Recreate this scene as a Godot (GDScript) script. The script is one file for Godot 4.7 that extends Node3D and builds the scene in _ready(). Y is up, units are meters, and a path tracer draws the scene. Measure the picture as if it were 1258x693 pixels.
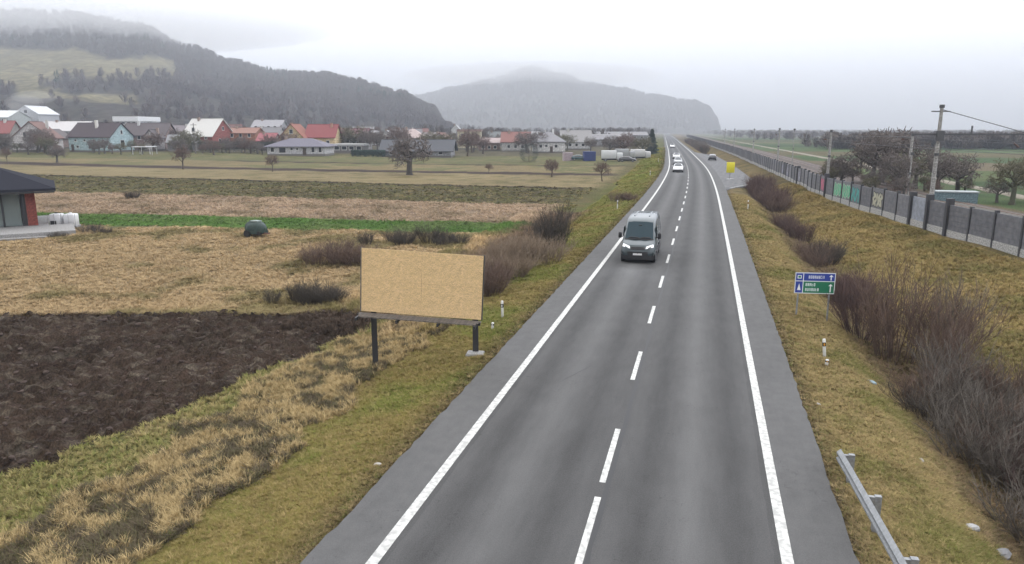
extends Node3D

# ------------------------------------------------------------------ state
var rng := RandomNumberGenerator.new()
var n1 := FastNoiseLite.new()
var n2 := FastNoiseLite.new()
var n3 := FastNoiseLite.new()
var mats := {}
var tex := {}
var names := {}


func _ready() -> void:
	rng.seed = 4177
	setup_camera_and_light()
	setup_noise()
	build_ground()
	build_road()
	build_plowed_field()
	build_hills()
	build_railway()
	build_noise_barrier()
	build_houses()
	build_yards()
	build_trees()
	build_shrubs()
	build_billboard()
	build_roadside()
	build_vehicles()
	build_masts()
	build_grass()


# ------------------------------------------------------------------ camera, sky, light, haze
func setup_camera_and_light() -> void:
	var cam := Camera3D.new()
	cam.name = "camera"
	cam.position = Vector3(0, 7.5, 0)
	cam.rotation_degrees = Vector3(-11.855, 0, 0)
	cam.fov = 42.2
	cam.near = 0.1
	cam.far = 30000.0
	add_child(cam)
	cam.current = true
	var sm := ProceduralSkyMaterial.new()          # an overcast sky: three times brighter overhead than at the horizon
	sm.sky_horizon_color = lin(0.74, 0.765, 0.83)
	sm.sky_top_color = lin(2.50, 2.53, 2.62)
	sm.sky_curve = 0.6
	sm.ground_bottom_color = lin(0.16, 0.15, 0.11)
	sm.ground_horizon_color = lin(0.30, 0.31, 0.30)
	sm.sun_angle_max = 1.0
	var sky := Sky.new()
	sky.sky_material = sm
	var env := Environment.new()
	env.background_mode = Environment.BG_SKY
	env.sky = sky
	env.tonemap_mode = Environment.TONE_MAPPER_LINEAR
	env.tonemap_exposure = 1.72
	env.fog_enabled = true
	env.fog_density = 0.00036
	env.fog_light_color = Color(0.885, 0.93, 1.0)
	env.volumetric_fog_enabled = true
	env.volumetric_fog_density = 0.0
	env.sdfgi_enabled = true
	env.ssao_enabled = true
	env.ssil_enabled = true
	var we := WorldEnvironment.new()
	we.name = "world_environment"
	we.environment = env
	add_child(we)
	var sun := DirectionalLight3D.new()
	sun.name = "sun"
	sun.light_energy = 0.22
	sun.light_angular_distance = 40.0
	sun.light_color = Color(1.0, 0.98, 0.95)
	sun.shadow_enabled = true
	sun.rotation_degrees = Vector3(-58, -35, 0)
	add_child(sun)


# ------------------------------------------------------------------ small helpers
func lin(r: float, g: float, b: float) -> Color:
	return Color(r, g, b).linear_to_srgb()


func setup_noise() -> void:
	for a in [[n1, 11, 1.0], [n2, 23, 1.0], [n3, 37, 1.0]]:
		a[0].seed = a[1]
		a[0].noise_type = FastNoiseLite.TYPE_SIMPLEX_SMOOTH
		a[0].fractal_type = FastNoiseLite.FRACTAL_FBM
		a[0].fractal_octaves = 3
		a[0].frequency = a[2]
	n2.fractal_octaves = 1
	tex.speckle = noise_tex(5, 0.035, 5, 0.5, 1.0, 512, 1.3)
	tex.soft = noise_tex(9, 0.012, 3, 0.6, 1.0, 512, 1.2)
	tex.speckle_light = noise_tex(6, 0.03, 5, 0.84, 1.0, 256, 1.6)
	tex.worn = noise_tex(7, 0.02, 5, 0.80, 1.0, 512, 2.0)
	tex.fine = noise_tex(15, 0.20, 2, 0.62, 1.0, 512, 1.0)
	tex.relief = noise_tex(19, 0.05, 4, 0.0, 1.0, 512, 1.0)


func noise_tex(sd: int, freq: float, oct: int, lo: float, hi: float, size: int, contrast: float) -> ImageTexture:
	var n := FastNoiseLite.new()
	n.seed = sd
	n.noise_type = FastNoiseLite.TYPE_SIMPLEX_SMOOTH
	n.frequency = freq
	n.fractal_type = FastNoiseLite.FRACTAL_FBM
	n.fractal_octaves = oct
	var im := n.get_seamless_image(size, size)
	im.convert(Image.FORMAT_L8)
	var d := im.get_data()
	for i in d.size():
		var t := clampf((d[i] / 255.0 - 0.5) * contrast + 0.5, 0.0, 1.0)
		d[i] = int(255.0 * lerpf(lo, hi, t))
	return ImageTexture.create_from_image(Image.create_from_data(size, size, false, Image.FORMAT_L8, d))


func mat(key: String, col: Color, rough := 0.85, opt := {}) -> StandardMaterial3D:
	if mats.has(key):
		return mats[key]
	var m := StandardMaterial3D.new()
	m.resource_name = key
	m.albedo_color = col
	m.roughness = rough
	if opt.has("tex"):
		m.albedo_texture = opt.tex
		m.uv1_triplanar = true
		m.uv1_world_triplanar = opt.get("world", true)
		var s: float = 1.0 / opt.get("tile", 2.0)
		m.uv1_scale = Vector3(s, s, s)
	if opt.has("bump"):
		m.heightmap_enabled = true
		m.heightmap_texture = opt.bump
		m.heightmap_scale = opt.get("depth", 1.0)
	if opt.get("vc", false):
		m.vertex_color_use_as_albedo = true
	m.metallic = opt.get("metal", 0.0)
	m.metallic_specular = opt.get("spec", 0.5)
	if opt.has("coat"):
		m.clearcoat_enabled = true
		m.clearcoat = opt.coat
		m.clearcoat_roughness = 0.08
	if opt.has("glow"):
		m.emission_enabled = true
		m.emission = opt.glow
		m.emission_energy_multiplier = opt.get("power", 1.0)
	if opt.has("back"):
		m.backlight_enabled = true
		m.backlight = opt.back
	mats[key] = m
	return m


func numbered(n: String) -> String:
	if not names.has(n):
		names[n] = 0
		return n
	names[n] += 1
	return "%s_%03d" % [n, names[n]]


func tag(o: Node, label: String, category := "", group := "") -> Node:
	o.set_meta("label", label)
	if category:
		o.set_meta("category", category)
	if group:
		o.set_meta("group", group)
	return o


func thing(called: String, at: Vector3, turn: float, label: String, category: String, group := "") -> Node3D:
	var o := Node3D.new()
	o.name = numbered(called)
	add_child(o)
	o.position = at
	o.rotation.y = turn
	tag(o, label, category, group)
	return o


func obj(called: String, mesh: Mesh, m: Material, parent: Node = self) -> MeshInstance3D:
	var o := MeshInstance3D.new()
	o.name = numbered(called) if parent == self else called
	o.mesh = mesh
	if m:
		o.material_override = m
	parent.add_child(o, true)
	return o


func structure(called: String, mesh: Mesh, m: Material, parent: Node = self) -> MeshInstance3D:
	var o := obj(called, mesh, m, parent)
	if parent == self:
		o.set_meta("kind", "structure")
	return o


func begin(smooth := false) -> SurfaceTool:
	var st := SurfaceTool.new()
	st.begin(Mesh.PRIMITIVE_TRIANGLES)
	st.set_smooth_group(0 if smooth else -1)
	return st


func done(st: SurfaceTool) -> ArrayMesh:
	st.generate_normals()
	return st.commit()


# a, b, c, d clockwise as seen from outside
func quad(st: SurfaceTool, a: Vector3, b: Vector3, c: Vector3, d: Vector3) -> void:
	st.add_vertex(a); st.add_vertex(b); st.add_vertex(c)
	st.add_vertex(a); st.add_vertex(c); st.add_vertex(d)


func tri(st: SurfaceTool, a: Vector3, b: Vector3, c: Vector3) -> void:
	st.add_vertex(a); st.add_vertex(b); st.add_vertex(c)


# box with bevelled vertical and horizontal edges left square; lo and hi corners, in a frame
func box(st: SurfaceTool, lo: Vector3, hi: Vector3, t := Transform3D()) -> void:
	var p := []
	for i in 8:
		p.append(t * Vector3(hi.x if i & 1 else lo.x, hi.y if i & 2 else lo.y, hi.z if i & 4 else lo.z))
	quad(st, p[4], p[6], p[7], p[5])
	quad(st, p[1], p[3], p[2], p[0])
	quad(st, p[0], p[2], p[6], p[4])
	quad(st, p[5], p[7], p[3], p[1])
	quad(st, p[2], p[3], p[7], p[6])
	quad(st, p[4], p[5], p[1], p[0])


func boxm(lo: Vector3, hi: Vector3, t := Transform3D()) -> ArrayMesh:
	var st := begin()
	box(st, lo, hi, t)
	return done(st)


func tube(st: SurfaceTool, a: Vector3, b: Vector3, ra: float, rb: float, sides := 6, caps := true) -> void:
	var d := (b - a).normalized()
	var u := d.cross(Vector3.UP if absf(d.y) < 0.9 else Vector3.RIGHT).normalized()
	var w := d.cross(u)
	for i in sides:
		var t0 := TAU * i / sides
		var t1 := TAU * (i + 1) / sides
		var o0 := u * cos(t0) + w * sin(t0)
		var o1 := u * cos(t1) + w * sin(t1)
		quad(st, a + o0 * ra, a + o1 * ra, b + o1 * rb, b + o0 * rb)
		if caps:
			tri(st, b, b + o0 * rb, b + o1 * rb)
			tri(st, a, a + o1 * ra, a + o0 * ra)


func tubem(a: Vector3, b: Vector3, ra: float, rb: float, sides := 10) -> ArrayMesh:
	var st := begin()
	tube(st, a, b, ra, rb, sides)
	return done(st)


func grid_mesh(verts: PackedVector3Array, nx: int, nz: int, cols := PackedColorArray(), uvs := PackedVector2Array()) -> ArrayMesh:
	# rows run along z (index j), columns along x (index i); +x to the right, row 0 nearest (z largest)
	var nor := PackedVector3Array()
	nor.resize(verts.size())
	for j in nz:
		for i in nx:
			var l := verts[j * nx + maxi(i - 1, 0)]
			var r := verts[j * nx + mini(i + 1, nx - 1)]
			var a := verts[maxi(j - 1, 0) * nx + i]
			var b := verts[mini(j + 1, nz - 1) * nx + i]
			var n := (r - l).cross(b - a).normalized()
			nor[j * nx + i] = n if n.y >= 0 else -n
	var ind := PackedInt32Array()
	ind.resize((nx - 1) * (nz - 1) * 6)
	var k := 0
	for j in nz - 1:
		for i in nx - 1:
			var p := j * nx + i
			ind[k] = p; ind[k + 1] = p + nx; ind[k + 2] = p + nx + 1
			ind[k + 3] = p; ind[k + 4] = p + nx + 1; ind[k + 5] = p + 1
			k += 6
	var arr := []
	arr.resize(Mesh.ARRAY_MAX)
	arr[Mesh.ARRAY_VERTEX] = verts
	arr[Mesh.ARRAY_NORMAL] = nor
	if cols.size():
		arr[Mesh.ARRAY_COLOR] = cols
	if uvs.size():
		arr[Mesh.ARRAY_TEX_UV] = uvs
	arr[Mesh.ARRAY_INDEX] = ind
	var am := ArrayMesh.new()
	am.add_surface_from_arrays(Mesh.PRIMITIVE_TRIANGLES, arr)
	return am


func table(t: Array, x: float) -> float:
	# piecewise linear, t = [[x, y], ...] with rising x
	if x <= t[0][0]:
		return t[0][1]
	for i in range(1, t.size()):
		if x <= t[i][0]:
			var a: Array = t[i - 1]
			var b: Array = t[i]
			return lerpf(a[1], b[1], (x - a[0]) / (b[0] - a[0]))
	return t[-1][1]


# ------------------------------------------------------------------ lie of the land
const ROAD := [[-60.0, -17.4], [11.5, 1.17], [50.0, 11.2], [92.0, 22.0], [128.0, 30.7], [158.0, 37.35], [250.0, 56.4], [500.0, 107.0], [960.0, 200.0], [2500.0, 508.0]]
const WALL := [[-20.0, 31.0], [20.0, 31.6], [44.6, 31.7], [58.0, 32.6], [71.5, 34.2], [84.4, 35.9], [124.0, 45.0], [154.0, 51.5], [213.0, 64.5], [330.0, 88.5], [600.0, 144.0], [960.0, 216.0], [2500.0, 524.0]]
var road_lut := PackedFloat32Array()


func road_x(s: float) -> float:
	# s = distance ahead of the viewpoint (-z); smoothed centre line
	if road_lut.is_empty():
		for i in 1300:
			var q := -60.0 + i * 2.0
			var sum := 0.0
			for k in range(-10, 11):
				sum += table(ROAD, q + k * 1.6) if q > -40 and q < 2450 else table(ROAD, q)
			road_lut.append(sum / 21.0)
	var f := clampf((s + 60.0) / 2.0, 0.0, 1298.0)
	var i0 := int(f)
	return lerpf(road_lut[i0], road_lut[i0 + 1], f - i0)


func road_cos(s: float) -> float:
	var g := (road_x(s + 4.0) - road_x(s - 4.0)) / 8.0
	return 1.0 / sqrt(1.0 + g * g)


# point on the road frame: distance s ahead, d metres to the right of the centre line
func on_road(s: float, d: float, y := 0.0) -> Vector3:
	var g := (road_x(s + 4.0) - road_x(s - 4.0)) / 8.0
	var l := sqrt(1.0 + g * g)
	return Vector3(road_x(s) + d / l, y, -s + d * g / l)


func road_turn(s: float) -> float:
	# rotation about y of something whose -z looks along the road
	return -atan((road_x(s + 4.0) - road_x(s - 4.0)) / 8.0)


const LEFT_E := [[-9.0, -0.15], [-0.3, -0.12], [0.0, -0.05], [1.0, -0.12], [4.0, -0.6], [6.0, -0.95], [7.5, -0.92], [9.0, -0.82], [12.0, -0.9]]


func height(x: float, z: float) -> float:
	var s := -z
	var d := (x - road_x(s)) * road_cos(s)
	var e := absf(d) - 4.75
	if d < 0.0:
		var base := (1.0 - 0.8 * smoothstep(-100.0, -10.0, x)) * (1.4 * smoothstep(150.0, 215.0, s) + 0.012 * maxf(0.0, minf(s, 900.0) - 215.0))
		var h := table(LEFT_E, e) + base * smoothstep(3.0, 14.0, e)
		return h + 0.09 * n2.get_noise_2d(x * 0.12, z * 0.12) * smoothstep(0.3, 3.0, e)
	var w := (table(WALL, s) - road_x(s)) * road_cos(s) - 4.75
	var h2 := table([[-9.0, -0.15], [-0.3, -0.12], [0.0, -0.05], [2.0, -0.25], [4.2, -1.4], [5.0, -1.45], [w - 1.0, -0.3], [w + 9.0, -0.2], [w + 14.0, -0.8], [w + 20.0, -0.8]], e)
	var lay := layby(s, d)
	if lay > 0.0:
		h2 = lerpf(h2, -0.12, lay)
	return h2 + 0.10 * n2.get_noise_2d(x * 0.12, z * 0.12) * smoothstep(0.3, 3.0, e) * (1.0 - lay)


# the lay-by widens the paved strip on the right; 1 inside, fading to 0 at its kerb
func layby(s: float, d: float) -> float:
	var reach := layby_edge(s)
	if reach <= 4.76:
		return 0.0
	return 1.0 - smoothstep(reach, reach + 1.6, d)


func layby_edge(s: float) -> float:
	return 4.75 + 4.6 * smoothstep(92.0, 108.0, s) * (1.0 - smoothstep(205.0, 245.0, s))


func at_ground(x: float, z: float, lift := 0.0) -> Vector3:
	return Vector3(x, height(x, z) + lift, z)


func zline(x: float, xa: float, za: float, xb: float, zb: float) -> float:
	return za + (zb - za) * (x - xa) / (xb - xa)


const PLOUGH := [[15.0, 9.9], [16.0, 9.5], [18.0, 9.2], [21.5, 8.3], [25.0, 8.0], [29.2, 7.3], [32.6, 7.0]]


func in_plough(x: float, z: float, grow := 0.0) -> bool:
	var s := -z
	if s > 32.7 + grow + 0.6 * n2.get_noise_2d(x * 0.25, 3.0) + 0.5 * n1.get_noise_2d(x * 1.2, 9.0) or s < 2.0:
		return false
	var e := -(x - road_x(s)) * road_cos(s) - 4.75
	return e > table(PLOUGH, s) - grow + 0.45 * n2.get_noise_2d(x * 0.4, z * 0.4) + 0.35 * n1.get_noise_2d(x * 1.3, z * 1.3)


# colours of the ground (real-world, linear)
func ground_color(x: float, z: float) -> Color:
	var s := -z
	var d := (x - road_x(s)) * road_cos(s)
	var e := absf(d) - 4.75
	var a := n1.get_noise_2d(x * 0.16, z * 0.16)
	var b := n3.get_noise_2d(x * 0.7, z * 0.7)
	var big := n2.get_noise_2d(x * 0.035, z * 0.035)
	var olive := Color(0.175, 0.138, 0.052)
	var green := Color(0.110, 0.130, 0.030)
	var tan := Color(0.335, 0.248, 0.142)
	var dark := Color(0.075, 0.058, 0.038)
	var c: Color
	if d < 0.0:
		var grn := smoothstep(-0.25, 0.35, a + 0.35 * smoothstep(25.0, 60.0, s) - 0.1)
		var verge := olive.lerp(green, grn * 0.85)
		verge = verge.lerp(Color(0.10, 0.075, 0.045), smoothstep(0.9, 0.0, e) * 0.8)
		var fld := left_field(x, z, a, b, big)
		if s < 75.0:
			var reed := tan.lerp(dark, 0.85 * smoothstep(-0.2, 0.5, a * 0.5 + b))
			var strip := Color(0.13, 0.135, 0.05).lerp(tan, smoothstep(0.1, 0.4, a))
			var brush := Color(0.17, 0.12, 0.085).lerp(dark, smoothstep(0.0, 0.4, b))
			var fa := smoothstep(28.0, 36.0, s)
			c = verge.lerp(reed.lerp(brush, fa), smoothstep(3.3, 5.0, e + b * 1.3 + a * 0.8))
			c = c.lerp(strip.lerp(brush, fa), smoothstep(6.2, 6.8, e + b * 0.5))
			c = c.lerp(fld, smoothstep(7.5, 9.5, e + b * 0.8) if s > 32.0 else (1.0 if in_plough(x, z, 0.3) else 0.0))
		else:
			c = verge.lerp(Color(0.16, 0.13, 0.07), smoothstep(5.0, 8.0, e + b) * 0.6)
			c = c.lerp(fld, smoothstep(7.0, 10.0, e + b))
	else:
		var w := (table(WALL, s) - road_x(s)) * road_cos(s) - 4.75
		var verge_r := Color(0.225, 0.172, 0.086).lerp(Color(0.125, 0.115, 0.042), smoothstep(0.0, 0.45, a))
		verge_r = verge_r.lerp(Color(0.11, 0.085, 0.05), smoothstep(0.7, 0.0, e) * 0.8)
		var bank := Color(0.225, 0.168, 0.074).lerp(Color(0.135, 0.112, 0.046), smoothstep(-0.1, 0.4, a + 0.3 * b))
		c = verge_r.lerp(Color(0.12, 0.085, 0.06), smoothstep(2.6, 3.6, e + b * 0.5))
		c = c.lerp(bank, smoothstep(5.0, 6.5, e + b))
		if e > w:
			c = Color(0.10, 0.075, 0.06).lerp(Color(0.125, 0.10, 0.06), smoothstep(-0.2, 0.3, a))
			var f := e - w
			var path := Color(0.17, 0.145, 0.085)
			if f > 17.0:
				c = right_field(x, z, a, big)
			elif f > 13.2:
				c = path.lerp(c, 0.3 * smoothstep(0.0, 0.3, b))
			elif f > 9.5:
				c = Color(0.13, 0.12, 0.055)
	var v := 1.0 + 0.22 * b + 0.12 * big
	return Color(c.r * v, c.g * v, c.b * v)


func left_field(x: float, z: float, a: float, b: float, big: float) -> Color:
	var tan := Color(0.345, 0.255, 0.150)
	var wob := a * 1.2
	if z > -32.6:
		return Color(0.05, 0.037, 0.03)
	if z > zline(x, -39.1, -64.8, 0.7, -58.5) + wob:
		var weedy := smoothstep(0.05, 0.4, a + 0.4 * big + 0.25 * smoothstep(-24.0, -8.0, x))
		return tan.lerp(Color(0.13, 0.115, 0.05), weedy * 0.9)
	if z > zline(x, -44.5, -74.0, 2.3, -65.5) + wob * 0.3:
		return Color(0.072, 0.130, 0.034).lerp(Color(0.10, 0.14, 0.05), smoothstep(-0.2, 0.4, a))
	if z > zline(x, -62.7, -99.3, 9.1, -81.1) + wob:
		return Color(0.34, 0.255, 0.185).lerp(Color(0.22, 0.17, 0.115), smoothstep(0.0, 0.4, a + 0.3 * b))
	var top := zline(x, -97.2, -140.0, 14.0, -104.5)
	if z > top:
		return Color(0.112, 0.095, 0.052).lerp(Color(0.09, 0.085, 0.04), smoothstep(-0.2, 0.3, a)) if z > top + 2.6 else Color(0.042, 0.034, 0.026)
	var brown := zline(x, -119.8, -173.1, 10.8, -137.2)
	if z > brown + 2.0 + wob * 0.5:
		return Color(0.30, 0.24, 0.13).lerp(Color(0.20, 0.17, 0.08), smoothstep(-0.1, 0.5, a))
	if z > brown - 5.0:
		return Color(0.075, 0.052, 0.042)
	var back := zline(x, -133.6, -193.4, 13.1, -167.9)
	if z > back:
		return Color(0.275, 0.22, 0.115).lerp(Color(0.15, 0.155, 0.065), 0.8 * smoothstep(-0.1, 0.4, a + big))
	if z > back - 3.0 and x > -70.0:
		return Color(0.085, 0.07, 0.045)
	if z > -222.0:
		return Color(0.15, 0.155, 0.065).lerp(Color(0.21, 0.18, 0.09), smoothstep(-0.2, 0.4, a))
	return Color(0.125, 0.11, 0.065).lerp(Color(0.16, 0.14, 0.09), smoothstep(-0.2, 0.3, a))


func right_field(x: float, z: float, a: float, big: float) -> Color:
	var q := x * 0.35 - z * 0.94          # strips across the valley floor
	var k := int(floor(q / 46.0 + 0.7 * n2.get_noise_2d(0.0, q * 0.004)))
	var cs := [Color(0.10, 0.15, 0.06), Color(0.16, 0.14, 0.075), Color(0.085, 0.14, 0.055), Color(0.19, 0.155, 0.10), Color(0.12, 0.155, 0.065), Color(0.075, 0.12, 0.05)]
	var c: Color = cs[posmod(k * 5 + 1, 6)]
	return c.lerp(Color(0.15, 0.13, 0.075), 0.35 * smoothstep(-0.1, 0.5, a))


func axis_lines(spans: Array) -> PackedFloat32Array:
	# [[from, to, step at from, step at to], ...]
	var p := PackedFloat32Array()
	for sp in spans:
		var q: float = sp[0]
		while q < sp[1] - 0.01:
			p.append(q)
			q += lerpf(sp[2], sp[3], clampf((q - sp[0]) / (sp[1] - sp[0]), 0.0, 1.0))
	p.append(spans[-1][1])
	return p


func build_ground() -> void:
	var xs := axis_lines([[-7000.0, -600.0, 500.0, 60.0], [-600.0, -110.0, 40.0, 4.0], [-110.0, -40.0, 4.0, 0.8], [-40.0, -14.0, 0.8, 0.4], [-14.0, 40.0, 0.4, 0.4], [40.0, 130.0, 0.45, 2.5], [130.0, 700.0, 2.5, 30.0], [700.0, 7000.0, 40.0, 600.0]])
	var ss := axis_lines([[-40.0, 6.0, 6.0, 0.6], [6.0, 50.0, 0.4, 0.45], [50.0, 110.0, 0.5, 1.0], [110.0, 230.0, 1.0, 1.5], [230.0, 1000.0, 2.0, 25.0], [1000.0, 9000.0, 40.0, 800.0]])
	var v := PackedVector3Array()
	var c := PackedColorArray()
	for s in ss:
		for x in xs:
			var y := height(x, -s)
			if s < 36.0 and x < 0.0 and in_plough(x, -s, -0.35):
				y -= 0.45
			v.append(Vector3(x, y, -s))
			c.append(ground_color(x, -s))
	var m := mat("ground", Color(1, 1, 1), 1.0, {"tex": tex.speckle, "tile": 3.1, "vc": true, "spec": 0.2, "bump": tex.relief, "depth": 2.0})
	structure("ground", grid_mesh(v, xs.size(), ss.size(), c), m)


# ------------------------------------------------------------------ road
func strip(s0: float, s1: float, ds: float, left: Callable, right: Callable, y: float, skirt := 0.0) -> ArrayMesh:
	# a ribbon along the road between two offsets
	var v := PackedVector3Array()
	var n := 0
	var s := s0
	while true:
		var a: float = left.call(s)
		var b: float = right.call(s)
		if skirt > 0.0:
			v.append(on_road(s, a - 0.02, y - skirt))
		v.append(on_road(s, a, y))
		v.append(on_road(s, b, y))
		if skirt > 0.0:
			v.append(on_road(s, b + 0.02, y - skirt))
		n += 1
		if s >= s1:
			break
		s = minf(s + ds * (1.0 + maxf(0.0, s) * 0.01), s1)
	return grid_mesh(v, 4 if skirt > 0.0 else 2, n)


func asphalt_texture() -> ImageTexture:
	var w := 768
	var h := 2048
	var a := FastNoiseLite.new(); a.seed = 71; a.frequency = 1.0; a.fractal_octaves = 3
	var f := FastNoiseLite.new(); f.seed = 72; f.frequency = 1.0; f.fractal_octaves = 2
	var d := PackedByteArray()
	d.resize(w * h * 3)
	var k := 0
	for j in h:
		# wrap along the road by walking round a circle
		var ang := TAU * j / h
		var cj := cos(ang) * 2.6
		var sj := sin(ang) * 2.6
		for i in w:
			var x := (i + 0.5) / w * 9.5 - 4.75
			var m := absf(absf(x) - 1.8)             # distance from the middle of the lane
			var v := 0.074
			if absf(x) < 3.55:
				v -= 0.022 * exp(-pow((m - 0.92) / 0.34, 2.0))         # rubber-darkened wheel tracks
				v += 0.020 * exp(-pow(m / 0.30, 2.0)) * (1.2 if x > 0 else 0.9)
				v -= 0.006 * exp(-pow(x / 0.5, 2.0))
			else:
				v = 0.090 + 0.010 * a.get_noise_3d(x * 2.0 + 20.0, cj * 6.0, sj * 6.0)
			if absf(absf(x) - 3.42) < 0.10:
				v -= 0.012
			v += 0.009 * a.get_noise_3d(x * 0.9, cj * 1.3, sj * 1.3)          # long stains and patches
			v += 0.006 * a.get_noise_3d(x * 5.0 + 40.0, cj * 2.0, sj * 2.0)   # streaks along the lanes
			v += 0.020 * f.get_noise_2d(i * 0.5, j * 0.7)                    # grain
			var crack := absf(a.get_noise_3d(x * 1.1 + 9.0, cj * 3.0, sj * 3.0))
			if crack < 0.006 and a.get_noise_3d(x * 0.3 + 70.0, cj, sj) > 0.1:
				v *= 0.72
			var c := Color(v * 1.01, v * 1.0, v * 1.0).linear_to_srgb()
			d[k] = int(clampf(c.r, 0, 1) * 255.0)
			d[k + 1] = int(clampf(c.g, 0, 1) * 255.0)
			d[k + 2] = int(clampf(c.b, 0, 1) * 255.0)
			k += 3
	return ImageTexture.create_from_image(Image.create_from_data(w, h, false, Image.FORMAT_RGB8, d))


func build_road() -> void:
	var m := StandardMaterial3D.new()
	m.resource_name = "asphalt"
	m.albedo_texture = asphalt_texture()
	m.roughness = 0.88
	m.metallic_specular = 0.35
	var v := PackedVector3Array()
	var uv := PackedVector2Array()
	var n := 0
	var s := -38.0
	while s < 2300.0:
		# the broken edge of the asphalt
		var rag_l := 0.04 * n1.get_noise_1d(s * 0.8) + 0.05 * n3.get_noise_1d(s * 2.1)
		var rag_r := 0.04 * n1.get_noise_1d(s * 0.8 + 300.0) + 0.05 * n3.get_noise_1d(s * 2.1 + 300.0)
		if s > 85.0 and s < 250.0:
			rag_r = 0.0
		for q in [[-4.80 + rag_l, -0.30], [-4.75 + rag_l, 0.0], [0.0, 0.0], [4.75 + rag_r, 0.0], [4.80 + rag_r, -0.30]]:
			v.append(on_road(s, q[0], q[1]))
			uv.append(Vector2(clampf((q[0] + 4.75) / 9.5, 0.001, 0.999), s / 46.0))
		n += 1
		s += 0.3 if s > 4.0 and s < 60.0 else (1.0 if s < 140.0 else 2.0 * (1.0 + maxf(0.0, s) * 0.01))
	var road := structure("road", grid_mesh(v, 5, n, PackedColorArray(), uv), m)
	var paint := mat("road_paint", lin(0.56, 0.56, 0.54), 0.75, {"tex": tex.worn, "tile": 1.9})
	for side in [-1.0, 1.0]:
		obj("edge_line", strip(-30.0, 1200.0, 2.0, func(_s): return 3.55 * side - 0.105, func(_s): return 3.55 * side + 0.105, 0.005), paint, road)
	obj("lane_dash", strip(10.6, 13.95, 1.0, func(_s): return -0.09, func(_s): return 0.045, 0.005), paint, road)
	var q := 14.59
	while q < 620.0:
		obj("lane_dash", strip(q, q + 2.88, 1.5, func(_s): return -0.09, func(_s): return 0.045, 0.005), paint, road)
		q += 6.6
	q = 7.4 - 6.6 * 4
	while q < 8.0:
		obj("lane_dash", strip(q - 1.0, q + 1.88, 1.5, func(_s): return -0.09, func(_s): return 0.045, 0.005), paint, road)
		q += 6.6
	var tar := mat("tar_seam", lin(0.028, 0.028, 0.030), 0.7)
	obj("tar_seam", strip(-20.0, 260.0, 0.7, func(x): return 0.07 + 0.03 * n1.get_noise_1d(x * 0.6), func(x): return 0.165 + 0.05 * n1.get_noise_1d(x * 0.6 + 40.0), 0.004), tar, road)
	for c in [[20.6, -2.0, 1.6, 0.30], [33.0, -2.5, 1.4, 0.34], [38.0, 2.3, 1.2, -0.4]]:
		obj("repaired_crack", strip(c[0], c[0] + c[2], 0.25, func(x): return c[1] + c[3] * (x - c[0]) + 0.16 * n1.get_noise_1d(x * 0.3 + c[0]), func(x): return c[1] + 0.03 + c[3] * (x - c[0]) + 0.16 * n1.get_noise_1d(x * 0.3 + c[0]) + 0.03 * n1.get_noise_1d(x * 3.0), 0.004), tar, road)
	var lay := mat("layby_asphalt", lin(0.15, 0.15, 0.155), 0.9, {"tex": tex.soft, "tile": 5.0})
	var bay := structure("layby", strip(90.0, 246.0, 1.5, func(_s): return 4.75, func(x): return layby_edge(x) + 0.01, -0.004, 0.25), lay)
	obj("kerb_line", strip(96.0, 106.0, 1.0, func(x): return layby_edge(x) - 0.16, func(x): return layby_edge(x) - 0.02, 0.002), paint, bay)


# ------------------------------------------------------------------ ploughed field in front on the left
func plough_height(x: float, z: float) -> float:
	var q := z * 0.93 - x * 0.37
	var wob := n1.get_noise_2d(x * 0.12, z * 0.12)
	var furrow := sin(q * TAU / 0.62 + wob * 5.0)
	var lump := n1.get_noise_2d(x * 1.05, z * 1.05)
	var fine := n3.get_noise_2d(x * 2.6, z * 2.6)
	var slab := 1.0 - absf(n1.get_noise_2d(x * 0.55 + z * 0.25, z * 1.35 - x * 0.3)) * 2.4    # long turned slabs
	return 0.06 * furrow * (0.6 + 0.6 * n2.get_noise_2d(x * 0.3, z * 0.3)) + 0.20 * maxf(slab, 0.0) + 0.22 * absf(lump) + 0.17 * fine + 0.05 * n2.get_noise_2d(x * 4.5, z * 4.5) - 0.10


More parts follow.
